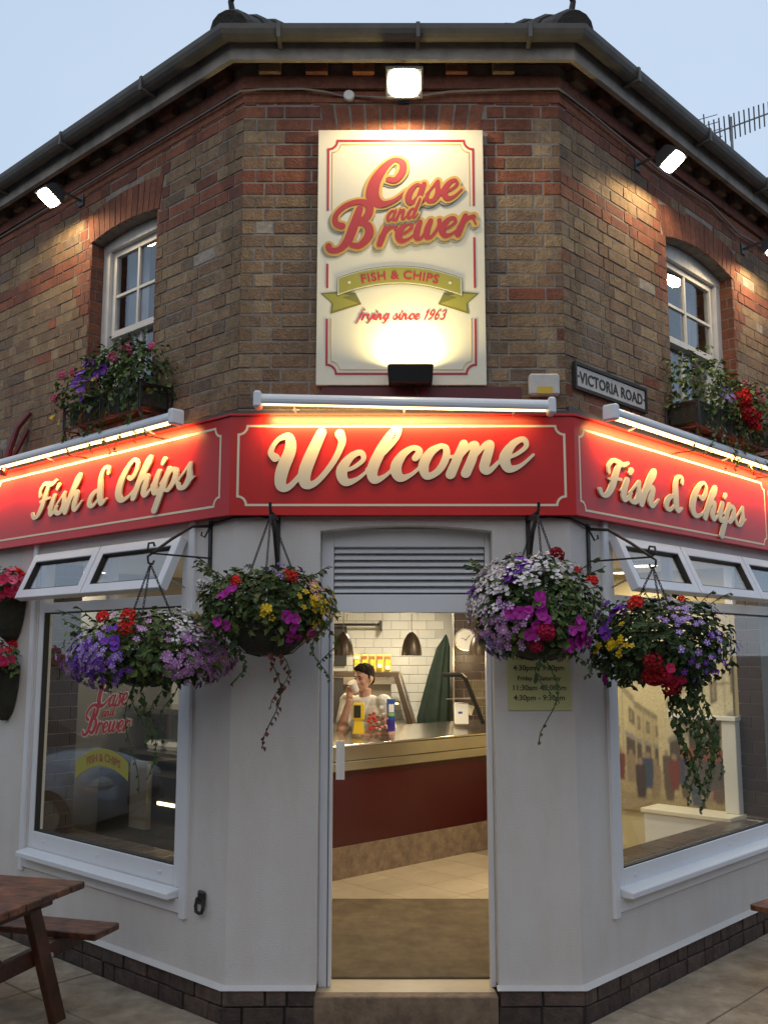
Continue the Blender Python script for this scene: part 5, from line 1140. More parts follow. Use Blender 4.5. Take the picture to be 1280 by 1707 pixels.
# things on and behind the counter
def ctop(t, n): return ca + cd * t + cn * n + Vector((0, 0, 1.196 + .067 * n / .62))
t = thing('charity_box', 'yellow collection box with black label on the counter', 'collection box', (-.222, 3.13, 1.255))
def tower(mb, c, prof):
    c = Vector(c); mb.ring_loft([[c + Vector((a * w, b_ * d, zz)) for a, b_ in ((-1, -1), (1, -1), (1, 1), (-1, 1))] for w, d, zz in prof])
m = MB(); tower(m, (-.222, 3.13, 1.25), [(.052, .045, 0), (.05, .045, .01), (.034, .032, .10), (.034, .032, .115)]); m.build('stand', 'charity_yellow', t)
m = MB(); tower(m, (-.222, 3.13, 1.365), [(.044, .036, 0), (.05, .042, .01), (.05, .042, .135), (.045, .036, .15)]); m.build('head', 'charity_yellow', t, bevel=.004)
m = MB(); m.box((-.232, 3.086, 1.44), (.06, .004, .105)); m.build('label_panel', 'ink', t)
t = thing('food_bag', 'clear plastic bag of sweets beside the yellow collection box', 'bag', (-.06, 3.19, 1.26)); rr = random.Random(9)
m = MB(); tower(m, (-.055, 3.2, 1.262), [(.095, .07, 0), (.112, .075, .05), (.112, .07, .14), (.10, .055, .19), (.055, .03, .285), (.05, .025, .30)]); m.build('film', 'clear_film', t)
for k in range(42):
    m = MB(); p = Vector((-.055 + rr.uniform(-.085, .085), 3.2 + rr.uniform(-.05, .05), 1.28 + rr.random() ** 1.4 * .14)); m.ell(p, (rr.uniform(.012, .02), rr.uniform(.010, .016), rr.uniform(.008, .014)), None, 6, 4); m.build('sweet', ('f_red', 'f_blush', 'pack_white', 'cream', 'copper')[0 if p.x < -.05 and k % 3 else rr.randrange(1, 5)], t, origin=p)
m = MB(); m.box((-.02, 3.147, 1.475), (.035, .002, .028)); m.build('price_tag', 'paper_white', t)
t = thing('carton', 'blue and white carton behind the bag of sweets', 'carton', (.062, 3.26, 1.26))
m = MB(); m.box((.062, 3.26, 1.40), (.075, .05, .28)); m.build('body', 'blue', t, bevel=.003)
m = MB(); m.box((.066, 3.2335, 1.46), (.045, .003, .07)); m.build('patch', 'paper_white', t); m = MB(); m.box((.066, 3.2335, 1.405), (.055, .003, .03)); m.build('patch', 'pack_green', t); m = MB(); m.box((.060, 3.2335, 1.31), (.07, .003, .1)); m.build('patch', 'purple_blue', t)
# glazed heated cabinet with packets on top, against the back
t = thing('food_cabinet', 'brown framed heated food cabinet with sloping side behind the counter', 'cabinet', (-.2, 4.9, FZ))
def prism_xz(mb, pts, y0, y1, mi=0):
    n = len(pts); mb.add([(x, y0, z_) for x, z_ in pts] + [(x, y1, z_) for x, z_ in pts], [tuple(range(n)), tuple(range(2 * n - 1, n - 1, -1))] + [(i, n + i, n + (i + 1) % n, (i + 1) % n) for i in range(n)], mi)
m = MB(); prism_xz(m, [(-.75, FZ), (.30, FZ), (.30, 1.22), (-.75, 1.22)], 4.65, 5.2); m.build('base', 'mid_grey', t)
m = MB(); prism_xz(m, [(-.75, 1.70), (.155, 1.70), (.155, 1.745), (-.75, 1.745)], 4.62, 5.2); m.build('top', 'brown_metal', t)
m = MB(); prism_xz(m, [(.105, 1.70), (.155, 1.70), (.300, 1.225), (.235, 1.225)], 4.62, 4.70); m.build('side_frame', 'brown_metal', t)
m = MB(); prism_xz(m, [(.157, 1.745), (.180, 1.745), (.335, 1.225), (.302, 1.225)], 4.62, 5.2); m.build('side_trim', 'steel', t)
m = MB(); m.box((-.30, 4.95, 1.46), (.75, .1, .46)); m.build('back_panel', 'mid_grey', t); m = MB(); m.box((-.30, 4.66, 1.66), (.85, .03, .075)); m.build('hood_strip', 'steel', t)
m = MB(); m.box((-.1, 4.75, 1.42), (.5, .03, .012)); m.build('warm_shelf_lamp', 'pendant_glow', t)
m = MB(); m.box((-.47, 4.64, 1.46), (.10, .02, .46)); m.build('door_post', 'dark_grey', t)
for k in range(5):
    x = -.29 + .082 * k; t = thing('crisp_packet', ('leftmost', 'second', 'middle', 'fourth', 'rightmost')[k] + ' of five yellow snack packets on the cabinet', 'packet', (x, 4.85, 1.747), 'yellow snack packets on the cabinet')
    m = MB(); rings = []
    for zz, w, d in ((0, .036, .004), (.02, .037, .02), (.09, .038, .03), (.16, .037, .02), (.18, .036, .004)): rings.append([Vector((x + w * a, 4.85 + d * b_, 1.747 + zz)) for a, b_ in ((-1, 0), (-.5, -1), (.5, -1), (1, 0), (.5, 1), (-.5, 1))])
    m.ring_loft(rings); m.build('bag', 'pack_yellow', t); m = MB(); m.box((x, 4.817, 1.79 + .02 * (k % 2)), (.045, .006, .04)); m.build('panel', ('pack_white', 'pack_brown', 'copper', 'pack_white', 'pack_white')[k], t); m = MB(); m.box((x, 4.823, 1.895), (.06, .006, .03)); m.build('panel', ('pack_white', 'copper', 'pack_brown', 'copper', 'pack_brown')[k], t)
ob = MB(); ob.box((-.50, 5.46, 2.02), (.16, .02, .44)); o = ob.build('menu_board', 'dark_grey', origin=(-.5, 5.46, 2.02), bevel=.004); tag(o, 'dark board on the white tiles behind the left pendant lamp', 'board')
t = thing('wall_rail', 'black round rail end fixed on the white tiled wall', 'rail', (-.3, 5.35, 2.25)); m = MB(); m.tube([(-1.1, 5.36, 2.255), (-.04, 5.36, 2.255)], .014, 8); m.build('bar', 'iron', t); m = MB(); m.box((-.035, 5.40, 2.245), (.03, .17, .11)); m.build('end_flange', 'iron', t)
def pendant(x, y, lab):
    t = thing('pendant_lamp', lab, 'lamp', (x, y, 1.92), 'bell pendant lamps over the counter')
    m = MB(); m.lathe([(.098, 0), (.096, .03), (.088, .09), (.070, .15), (.044, .195), (.016, .222), (.010, .225), (.014, .215), (.042, .188), (.066, .145), (.083, .088), (.091, .03), (.093, .002)], (x, y, 1.92), 20, caps=False); m.build('shade', 'bronze', t, smooth=True)
    m = MB(); m.tube([(x, y, 2.14), (x, y, CZ)], .004, 5); m.build('cord', 'cable', t); m = MB(); m.ell((x, y, 1.965), (.035, .035, .04), None, 10, 6); m.build('bulb', 'pendant_glow', t)
    d = bpy.data.lights.new('bulb_lamp', 'POINT'); d.energy = 8; d.color = (1, .72, .38); d.shadow_soft_size = .04; o = bpy.data.objects.new('bulb_lamp', d); COL.objects.link(o); o.parent = t; o.location = (0, 0, -.02)
pendant(.262, 3.75, 'bronze bell pendant lamp in the middle of the doorway view'); pendant(-.385, 3.75, 'bronze bell pendant lamp half hidden by the left door frame')
pendant(.95, 4.35, 'bronze bell pendant lamp farthest right along the counter')
t = thing('folded_parasol', 'folded dark green parasol leaning on the white tiled wall', 'parasol', (.55, 5.1, FZ)); m = MB(); rings = []
for zz, w, cx in ((.55, .03, .50), (.6, .16, .505), (1.25, .165, .53), (1.5, .135, .565), (1.75, .10, .60), (2.0, .065, .645), (2.1, .025, .67), (2.14, .008, .675)):
    rings.append([Vector((cx + w * (1 + .13 * math.cos(k * math.pi)) * math.cos(k * math.pi / 9), 5.12 + w * .55 * (1 + .13 * math.cos(k * math.pi)) * math.sin(k * math.pi / 9), zz)) for k in range(18)])
m.ring_loft(rings); m.build('canopy', 'green_cloth', t); m = MB(); m.tube([(.46, 5.12, FZ), (.52, 5.12, .8)], .018, 8); m.build('pole', 'wood', t)
t = thing('wall_clock', 'round silver wall clock on the brown tiles', 'clock', (.90, 5.28, 2.08)); m = MB(); c = Vector((.90, 5.285, 2.085))
def disc(mb, c, r, y0, y1): mb.ring_loft([[c + Vector((r * math.cos(a), y, r * math.sin(a))) for a in [k * math.pi / 12 for k in range(24)]] for y in (y0, y1)])
disc(m, c, .125, 0, -.03); m.build('rim', 'steel', t); m = MB(); disc(m, c, .108, -.031, -.034); m.build('face', 'paper_white', t); m = MB(); m.box(c + Vector((.02, -.037, .02)), (.006, .003, .08), Matrix.Rotation(R(40), 3, 'Y')); m.box(c + Vector((-.02, -.037, .01)), (.006, .003, .06), Matrix.Rotation(R(-70), 3, 'Y')); m.build('hands', 'ink', t)
t = thing('glass_display', 'glass counter display with bent black tube frame', 'display case', ctop(1.5, .4))
pA = Vector((.565, 3.98, 1.735)); m = MB(); m.tube([pA, Vector((.745, 3.98, 1.735)), Vector((.785, 3.98, 1.70)), Vector((.955, 3.98, 1.27))], .022, 8); m.build('frame', 'black_plastic', t); m = MB(); m.tube([pA + Vector((.55, .55, 0)), pA + Vector((.73, .55, 0)), pA + Vector((.77, .55, -.035)), pA + Vector((.94, .55, -.465))], .022, 8); m.build('frame', 'black_plastic', t)
m = MB(); m.hexa([Vector(q) for q in ((.785, 3.99, 1.69), (1.33, 4.53, 1.69), (1.33, 4.535, 1.69), (.785, 3.995, 1.69), (.95, 3.99, 1.28), (1.49, 4.53, 1.28), (1.49, 4.535, 1.28), (.95, 3.995, 1.28))]); m.build('glass_front', 'pane', t)
m = MB(); m.hexa([Vector(q) for q in ((.60, 4.0, 1.50), (.86, 4.0, 1.50), (1.3, 4.5, 1.50), (1.05, 4.5, 1.50), (.60, 4.0, 1.508), (.86, 4.0, 1.508), (1.3, 4.5, 1.508), (1.05, 4.5, 1.508))]); m.build('shelf', 'steel', t)
t = thing('white_carton', 'plain white carton inside the counter display', 'carton', (.75, 4.1, 1.25)); m = MB(); m.box((.755, 4.12, 1.36), (.13, .12, .2)); m.build('body', 'paper_white', t, bevel=.004); m = MB(); m.box((.74, 4.058, 1.37), (.04, .003, .02)); m.build('mark', 'blue', t); m = MB(); m.box((.82, 4.14, 1.40), (.10, .1, .09), Matrix.Rotation(R(20), 3, 'Y')); m.build('flap', 'cream', t)
# ceiling downlights
k = 0
for (x, y, lb) in ((1.94, 1.70, 'ceiling downlight seen through the first right casement'), (3.0, 3.05, 'ceiling downlight seen through the second right casement'), (-2.42, 1.72, 'ceiling downlight seen through the far left casement'), (-2.35, 2.3, 'ceiling downlight behind the left window, further in'), (.15, 1.6, 'ceiling downlight over the brown mat'), (.9, 2.6, 'ceiling downlight in front of the counter'), (.2, 4.4, 'ceiling downlight behind the counter')):
    if k == 1: x, y = 1.95, 2.35
    t = thing('ceiling_light', lb, 'light', (x, y, CZ - .03), 'round ceiling downlights'); m = MB(); m.lathe([(.10, 0), (.115, .0), (.115, .029), (.10, .029)], (x, y, CZ - .03), 20, caps=False); m.build('ring', 'white_plastic', t); m = MB(); m.lathe([(.02, .005), (.1, .005), (.1, .012), (.02, .012)], (x, y, CZ - .03), 20); m.build('lens', 'down_glow', t)
    a = area('down_lamp', t, (x, y, CZ - .035), (x, y, 0), (7, 6, 4, 5, 16, 19, 25)[k], .18, .18, (1, .88, .68)); k += 1
# ---- seen through the left window: range, shelf of foam boxes, jars
rg = thing('frying_range', 'steel frying range with lit hatch behind the left window', 'range', LF.p(2.2, -1.3, FZ))
m = MB(); wbox(m, LF, 1.75, 2.85, -1.7, -.95, FZ, 1.02); m.build('body', 'dark_grey', rg); m = MB(); wbox(m, LF, 2.10, 2.32, -.949, -.90, .62, 1.12); m.build('grey_panel', 'mid_grey', rg); m = MB(); wbox(m, LF, 1.55, 1.749, -1.65, -.97, FZ, 1.10); m.build('end_panel', 'mid_grey', rg)
m = MB(); wbox(m, LF, 1.62, 2.88, -1.7, -1.15, 1.13, 1.16); m.build('shelf', 'steel', rg); m = MB(); wbox(m, LF, 1.62, 2.88, -1.75, -1.2, 1.46, 1.50); m.build('hood', 'steel', rg); m = MB(); wbox(m, LF, 1.62, 2.88, -1.70, -1.66, 1.161, 2.2); m.build('splashback', 'white_tile', rg)
m = MB(); wbox(m, LF, 1.80, 2.02, -.948, -.944, .81, .835); m.build('hatch_light', 'pendant_glow', rg)
for i, (s, o, zz) in enumerate(((1.78, -1.34, 1.163), (2.02, -1.32, 1.163), (2.28, -1.34, 1.163), (2.05, -1.32, 1.235), (2.54, -1.34, 1.163))):
    t = thing('foam_box', ('nearest foam box on the range shelf', 'foam box under another on the range shelf', 'third foam box along the range shelf', 'foam box stacked on top of another on the range shelf', 'farthest foam box on the range shelf')[i], 'food box', LF.p(s, o, zz), 'white foam boxes on the range shelf')
    for (za, zb, w0, w1, nm) in ((0, .032, .085, .105, 'tray'), (.034, .068, .105, .08, 'lid')):
        m = MB(); m.ring_loft([[LF.p(s + a * w, o + b_ * w * .85, zz + zz2) for a, b_ in ((-1, -1), (1, -1), (1, 1), (-1, 1))] for w, zz2 in ((w0, za), (w1, zb))]); m.build(nm, 'foam_white', t)
for i, (s, lab) in enumerate(((.62, 'white lidded tub on the left window ledge, nearest the corner'), (.70, 'cream tub beside the white tub on the window ledge'))):
    t = thing('tub', lab, 'tub', LF.p(s, -.20, .725), 'tubs on the left window ledge'); c = LF.p(s, -.2 - .05 * i, .725); m = MB(); m.lathe([(.036, 0), (.04, .005), (.04, .10), (.034, .112)], c, 14); m.build('body', ('foam_white', 'cream')[i], t, smooth=False); m = MB(); m.lathe([(.042, .113), (.042, .128), (.02, .132)], c, 14); m.build('lid', 'foam_white', t)
# window lettering inside the glass
wl = thing('window_lettering', 'red Case and Brewer lettering stuck on the left window', 'lettering', LF.p(1.3, -.05, 1.25))
def wword(text, s0, s1, zb, tilt, xh, o): 
    script_on_wall(text, LF, s0, s1, zb, tilt, o, o + .0012, 'letter_edge', 'cream', wl, offset=.06, xh=xh); script_on_wall(text, LF, s0, s1, zb, tilt, o + .0022, o + .0034, 'lettering', 'sign_red', wl, xh=xh)
wword('C', 1.43, 1.26, 1.595, .12, .105, -.036); wword('ase', 1.29, 1.05, 1.60, .12, .075, -.032); wword('and', 1.36, 1.20, 1.535, .12, .036, -.034); wword('B', 1.60, 1.40, 1.41, .12, .10, -.036); wword('rewer', 1.43, 1.02, 1.425, .10, .07, -.032)
rb_ = MB()
for k in range(20):
    s0_, s1_ = 1.66 - .62 * k / 20, 1.66 - .62 * (k + 1) / 20; f = lambda s: 1.335 - .9 * (s - 1.32) ** 2
    rb_.hexa([LF.p(s0_, -.037, f(s0_) - .11), LF.p(s1_, -.037, f(s1_) - .11), LF.p(s1_, -.037, f(s1_)), LF.p(s0_, -.037, f(s0_)), LF.p(s0_, -.035, f(s0_) - .11), LF.p(s1_, -.035, f(s1_) - .11), LF.p(s1_, -.035, f(s1_)), LF.p(s0_, -.035, f(s0_))])
rb_.build('ribbon_band', 'sign_green', wl)
text_on_wall('FISH & CHIPS', LF, lambda x, y: (1.33 - x, 1.335 - .9 * (1.33 - x - 1.32) ** 2 - .08 + y), .07, -.0345, -.0335, 'lettering', 'copper', wl, bold=.001)
# ---- seen through the right window: sepia wall print, low cream display box
nu, nv = 200, 180; t0, t1, z0, z1 = 1.60, .30, .66, 2.15
U, V = np.meshgrid((np.arange(nu) + .5) / nu, (np.arange(nv) + .5) / nv)       # u left to right in view, v up
img = np.zeros((nv, nu, 3)); img[:] = (.60, .50, .28)
def paint(mask, c, k=1.0): img[mask] = img[mask] * (1 - k) + np.array(c) * k
road = .20 + .05 * U; paint(V < road, (.44, .35, .18)); paint(V < road * .45, (.36, .28, .14))
def terrace(u0, u1, top0, top1, bays, c):            # a row of house fronts running back along the street
    f = np.clip((U - u0) / (u1 - u0), 0, 1); top = top0 + (top1 - top0) * f; inside = (U > u0) & (U < u1) & (V > road) & (V < top); paint(inside, c)
    h = (V - road) / np.maximum(top - road, .01); w = (f * bays) % 1
    paint(inside & (h > .90), tuple(x * .55 for x in c)); paint(inside & (h > .60) & (h < .80) & (w > .28) & (w < .62), (.17, .13, .08)); paint(inside & (h > .64) & (h < .76) & (w > .42) & (w < .46), c)
    paint(inside & (h > .08) & (h < .40) & (w > .12) & (w < .70), (.10, .075, .05)); paint(inside & (h > .40) & (h < .47) & (w > .05) & (w < .78), (.30, .27, .22)); paint(inside & (w > .92), tuple(x * .7 for x in c))
terrace(.0, .34, .92, .62, 2.6, (.55, .46, .25)); terrace(.34, .50, .60, .52, 2.5, (.47, .38, .20)); terrace(.56, 1.0, .60, .93, 3.4, (.60, .53, .34))
rp_ = np.random.default_rng(3)
for k in range(26):                                  # people and carts in the street
    x = rp_.uniform(.03, .95); y0 = .06 + .12 * rp_.random(); h = .17 * (1.15 - y0 * 2.6) + .05; w = h * (.13 + .04 * rp_.random()); d_ = (V - y0) / h
    c = [(.07, .05, .04), (.13, .09, .06), (.30, .22, .13), (.20, .05, .03), (.06, .08, .12)][k % 5]
    paint((d_ > 0) & (d_ < .84) & (np.abs(U - x) < w * (.75 + .45 * np.sin(np.clip(d_, 0, 1) * 2.6))), c); paint(((U - x) / (w * .55)) ** 2 + ((d_ - .92) / .09) ** 2 < 1, (.34, .23, .14))
paint(((U - .80) / .13) ** 2 + ((V - .24) / .10) ** 2 < 1, (.12, .10, .09)); paint((np.abs(U - .80) < .15) & (V > .30) & (V < .36), (.30, .10, .05))
for x in (.12, .28, .62, .86): paint((np.abs(V - (.70 + .5 * (U - x) ** 2)) < .006) & (np.abs(U - x) < .12), (.25, .20, .12)); 
for _ in range(2): img = (img + np.roll(img, 1, 0) + np.roll(img, -1, 0) + np.roll(img, 1, 1) + np.roll(img, -1, 1)) / 5
img *= (1 + .10 * rp_.standard_normal((nv, nu, 1))).clip(.6, 1.4)
pm = MB(); pm.add([RF.p(2.695, -(t0 + (t1 - t0) * i / (nu - 1)), z0 + (z1 - z0) * j / (nv - 1)) for j in range(nv) for i in range(nu)], [(j * nu + i, j * nu + i + 1, (j + 1) * nu + i + 1, (j + 1) * nu + i) for j in range(nv - 1) for i in range(nu - 1)])
pr = pm.build('wall_print', 'cream_wall', origin=RF.p(2.70, -.9, z0)); tag(pr, 'large sepia street scene print on the wall inside the right window', 'print')
pmt = bpy.data.materials.new('sepia_print'); pmt.use_nodes = True; pb = pmt.node_tree.nodes['Principled BSDF']; pb.inputs['Roughness'].default_value = .6; at = pmt.node_tree.nodes.new('ShaderNodeVertexColor'); at.layer_name = 'print'; pmt.node_tree.links.new(at.outputs['Color'], pb.inputs['Base Color']); pr.data.materials[0] = pmt
ca_ = pr.data.color_attributes.new('print', 'FLOAT_COLOR', 'POINT'); ca_.data.foreach_set('color', np.concatenate([img, np.ones((nv, nu, 1))], 2).astype('f').ravel())
t = thing('display_box', 'low cream display box with tall end post inside the right window', 'display box', RF.p(2.55, -.5, FZ))
m = MB(); wbox(m, RF, 2.42, 2.68, -.95, -.24, FZ, .70); m.build('box', 'paper_white', t, bevel=.006); m = MB(); wbox(m, RF, 2.40, 2.69, -.97, -.23, .702, .735); m.build('top', 'cream', t, bevel=.004); m = MB(); wbox(m, RF, 2.60, 2.68, -.36, -.25, .737, 1.43); m.build('post', 'paper_white', t, bevel=.004); m = MB(); wbox(m, RF, 2.58, 2.685, -.80, -.24, 1.432, 1.46); m.build('shelf', 'paper_white', t)

# ------------------------------------------------------------------ person drinking behind the counter
def remesh(mb, name, material, parent, vox, smooth=4):
    me = mb.mesh(name, material); t_ = bpy.data.objects.new('tmp', me); COL.objects.link(t_)
    md = t_.modifiers.new('r', 'REMESH'); md.mode = 'VOXEL'; md.voxel_size = vox
    sm = t_.modifiers.new('s', 'SMOOTH'); sm.iterations = smooth; sm.factor = .5
    dg = bpy.context.evaluated_depsgraph_get(); new = bpy.data.meshes.new_from_object(t_.evaluated_get(dg)); bpy.data.objects.remove(t_)
    base = wloc(parent)
    for v in new.vertices: v.co -= base
    new.materials.clear(); new.materials.append(M[material]); new.name = name
    new.polygons.foreach_set('use_smooth', [True] * len(new.polygons))
    ob = bpy.data.objects.new(name, new); COL.objects.link(ob); ob.parent = parent; return ob
pe = thing('person', 'person in white shirt drinking from a white cup behind the counter', 'person', (-.18, 3.52, FZ))
side = Vector((.90, -.436, 0)); fwd = Vector((-.436, -.90, 0)); O3 = Vector((-.17, 3.52, 0)); Z = lambda a: Vector((0, 0, a))
shR, shL = O3 - side * .185 + Z(1.505), O3 + side * .185 + Z(1.50)
elR = Vector((-.385, 3.40, 1.262)); wrR = Vector((-.305, 3.335, 1.535))
elL = O3 + side * .27 + fwd * .02 + Z(1.21); wrL = O3 + side * .16 + fwd * .22 + Z(1.22)
hc = Vector((-.185, 3.475, 1.715)); fd = Vector((-.64, -.76, -.08)).normalized(); hs = Vector((.765, -.644, 0)).normalized(); hu = hs.cross(fd); hu = hu if hu.z > 0 else -hu
HR = Matrix((hs, -fd, hu)).transposed()
hl = lambda x, y, z: hc + hs * x + fd * y + hu * z
torso = [(O3 + Z(.98), (.165, .115, .10)), (O3 + Z(1.10), (.150, .105, .12)), (O3 + Z(1.25), (.165, .112, .14)), (O3 + Z(1.40), (.182, .112, .12)), (O3 + Z(1.485), (.168, .085, .07))]
TRot = Matrix((side, -fwd, Vector((0, 0, 1)))).transposed()
b = MB()
for c, r in torso: b.ell(c, r, TRot, 14, 8)
b.tube([O3 + Z(1.46), O3 + Z(1.53) + fwd * .02, hc - hu * .09 - fd * .015], [.066, .056, .055], 10)
b.ell(hl(0, -.012, .022), (.077, .098, .100), HR, 16, 12); b.ell(hl(0, .028, -.048), (.056, .062, .066), HR, 14, 10); b.ell(hl(0, .062, -.094), (.026, .022, .020), HR, 10, 6)
b.tube([hl(0, .084, .022), hl(0, .105, -.018), hl(0, .104, -.028), hl(0, .085, -.034)], [.008, .0125, .014, .010], 8)
b.ell(hl(0, .084, .026), (.055, .014, .010), HR, 10, 6)
for s_ in (-1, 1): b.ell(hl(.076 * s_, -.012, -.005), (.008, .020, .032), HR, 8, 6); b.ell(hl(.045 * s_, .062, -.03), (.022, .02, .022), HR, 8, 6)
for s0, e0, w0 in ((shR, elR, wrR), (shL, elL, wrL)): b.ell(s0, (.062, .062, .065), None, 10, 8); b.tube([s0, s0.lerp(e0, .5), e0, e0.lerp(w0, .3), e0.lerp(w0, .75), w0], [.052, .047, .040, .042, .033, .027], 10); b.ell(e0, (.041, .041, .041), None, 10, 8)
cupc = hl(-.004, .135, -.062); cax = (hu * .86 + fd * .5).normalized()
def hand(b, w, palm, fingers, thumb):
    b.tube([w, palm], [.028, .036], 10); b.ell(palm, (.034, .034, .036), None, 10, 8)
    for ch in fingers: b.tube(ch, [.0105, .0095, .0088, .0078], 8)
    b.tube(thumb, [.013, .0115, .0095], 8)
cs = cax.cross(fd).normalized(); cf = cs.cross(cax).normalized(); cf = cf if cf.dot(fd) > 0 else -cf
sgn = 1 if cs.dot(hs) > 0 else -1; csL = -cs * sgn       # towards screen left
pal = cupc + csL * .058 - cax * .025 + cf * .012
fng = []
for k in range(4):
    zz = cax * (.022 - .019 * k); r0 = .044; fng.append([pal + zz * 1.1 + cf * .018, cupc + zz + csL * .040 + cf * .032, cupc + zz + csL * .008 + cf * (.052 - .002 * k), cupc + zz - csL * (.020 - .003 * k) + cf * .045])
hand(b, wrR, pal, fng, [pal + cax * .02 - cf * .012, cupc + cax * .012 + csL * .036 - cf * .030, cupc + cax * .014 + csL * .008 - cf * .046])
dl_ = (wrL - elL).normalized(); palL = wrL + dl_ * .05; up_ = Z(1); sd = dl_.cross(up_).normalized()
hand(b, wrL, palL, [[palL + sd * (.026 - .017 * k), palL + sd * (.03 - .019 * k) + dl_ * .045 + up_ * .004, palL + sd * (.03 - .019 * k) + dl_ * (.075 + (.006 if k in (1, 2) else 0)) - up_ * .008, palL + sd * (.029 - .019 * k) + dl_ * (.088 + (.010 if k in (1, 2) else 0)) - up_ * .024] for k in range(4)], [palL + sd * .03, palL + sd * .055 + dl_ * .025 - up_ * .01, palL + sd * .058 + dl_ * .055 - up_ * .02])
for s_ in (-1, 1):
    hp_ = O3 + side * .09 * s_ + Z(.95); b.tube([hp_, O3 + side * .10 * s_ + fwd * .02 + Z(.58), O3 + side * .105 * s_ + Z(.22)], [.088, .058, .042], 10); b.ell(O3 + side * .105 * s_ + fwd * .06 + Z(.172), (.045, .12, .038), TRot, 10, 6)
body = remesh(b, 'body', 'skin', pe, .0065, 3)
s = MB()
for c, r in torso: s.ell(c, (r[0] + .018, r[1] + .02, r[2] + .016), TRot, 16, 8)
for s0, e0 in ((shR, elR), (shL, elL)): s.ell(s0, (.078, .078, .076), None, 12, 8); s.tube([s0, s0.lerp(e0, .45), s0.lerp(e0, .82)], [.072, .068, .066], 12)
s.tube([O3 + Z(1.49), O3 + Z(1.555) + fwd * .01], [.09, .070], 12)
remesh(s, 'shirt', 'shirt', pe, .010, 4)
s = MB()
s.ell(O3 + Z(.96), (.185, .138, .10), TRot, 12, 8)
for s_ in (-1, 1): s.tube([O3 + side * .09 * s_ + Z(.95), O3 + side * .10 * s_ + fwd * .02 + Z(.58), O3 + side * .105 * s_ + Z(.21)], [.104, .076, .062], 12)
remesh(s, 'trousers', 'dark_grey', pe, .012, 3)
s = MB(); rr = random.Random(4)
s.ell(hl(0, -.024, .050), (.084, .100, .088), HR, 16, 10)
for k in range(40): q = Vector((rr.uniform(-.06, .06), rr.uniform(-.08, .085), 0)); q.z = .075 + .05 * (1 - (q.x / .085) ** 2 - (q.y / .11) ** 2); s.ell(hl(q.x, q.y, q.z), (.015, .018, .02), HR, 6, 4)
for s_ in (-1, 1): s.tube([hl(.074 * s_, .01, .05), hl(.078 * s_, .012, .012), hl(.077 * s_, .008, -.012)], [.012, .009, .005], 6)
s.ell(hl(0, -.085, -.01), (.06, .03, .06), HR, 10, 8)
remesh(s, 'hair', 'hair', pe, .007, 2)
for s_ in (-1, 1):
    m = MB(); m.ell(hl(.030 * s_, .083, .004), (.013, .006, .0065), HR, 8, 6); m.build('eye', 'eye_dark', pe); m = MB(); m.tube([hl(.014 * s_, .096, .024), hl(.032 * s_, .091, .029), hl(.050 * s_, .076, .022)], [.004, .005, .003], 6); m.build('eyebrow', 'hair', pe)
m = MB(); m.ell(hl(0, .092, -.060), (.022, .008, .008), HR, 10, 6); m.build('mouth', 'lip', pe)
m = MB(); m.tube([cupc - cax * .05, cupc - cax * .048, cupc + cax * .046, cupc + cax * .05], [.030, .032, .041, .042], 16); o = m.build('paper_cup', 'cup', origin=cupc); tag(o, 'white paper cup held to the mouth of the person', 'cup')

# ------------------------------------------------------------------ picnic tables
def picnic(label, corner, dirb, dirw, flip=1):
    """corner = top end corner nearest the far seat; dirb runs along the boards, dirw across the table"""
    c = Vector((*corner, 0)); u = Vector((*dirb, 0)).normalized(); w = Vector((*dirw, 0)); w = (w - u * w.dot(u)).normalized()
    t = thing('picnic_table', label, 'picnic table', c + u * .75 + w * .37, 'brown wooden picnic tables outside the shop'); L = 1.5; rr = random.Random(int(corner[0] * 100))
    def bx(name, p0, p1, wd, z0, z1, mt='wood', dz=0):   # beam from p0 to p1 along its axis, wd across
        a = Vector(p0); b_ = Vector(p1); d = (b_ - a); d.z = 0; d.normalize(); n = Vector((-d.y, d.x, 0)) * wd / 2; m = MB()
        m.hexa([a - n + Z(z0), b_ - n + Z(z0), b_ + n + Z(z0), a + n + Z(z0), a - n + Z(z1), b_ - n + Z(z1), b_ + n + Z(z1), a + n + Z(z1)]); return m.build(name, mt, t, bevel=.005, origin=(a + b_) / 2)
    for k in range(6): q = c + w * (.058 + .124 * k) + Vector(u) * rr.uniform(-.004, .004); bx('top_board', q, q + u * L, .116, .715, .752)
    for off in (-.235, .745 + .235):
        for k in range(2): q = c + w * (off - .062 + .124 * k); bx('seat_board', q, q + u * L, .116, .415, .452)
    for e_ in (.20, L - .20):
        q = c + u * e_; bx('cross_rail', q + w * .02, q + w * .725, .045, .625, .713, 'wood_dark'); bx('seat_rail', q - w * .36 + u * .047, q + w * 1.105 + u * .047, .045, .325, .413, 'wood_dark')
        for a, b_ in ((.20, -.10), (.545, .845)):
            m = MB(); p = q + w * a + Z(.70); r = q + w * b_ + Z(-.005); n = u * .0225; d = w * .05
            m.hexa([r - n - d, r + n - d, r + n + d, r - n + d, p - n - d, p + n - d, p + n + d, p - n + d]); m.build('leg', 'wood_dark', t, bevel=.004, origin=r)
    for e_ in (.20, L - .20):
        for wv, zz in ((.14, .66), (.60, .66), (.02, .37), (.72, .37)):
            p = c + u * (e_ - .026) + w * wv + Z(zz); m = MB(); m.tube([p - u * .006, p + u * .01], .012, 8); m.build('bolt', 'steel', t, origin=p)
    m = MB(); q = c + w * .37; m.tube([q + u * .22 + Z(.40), q + u * .55 + Z(.69)], .028, 4); m.build('brace', 'wood_dark', t)
u = Vector((-.96, .285, 0)).normalized()
picnic('brown wooden picnic table at the lower left below the window', (-1.585, -.14), (-.96, .285), (-.28, -.95))
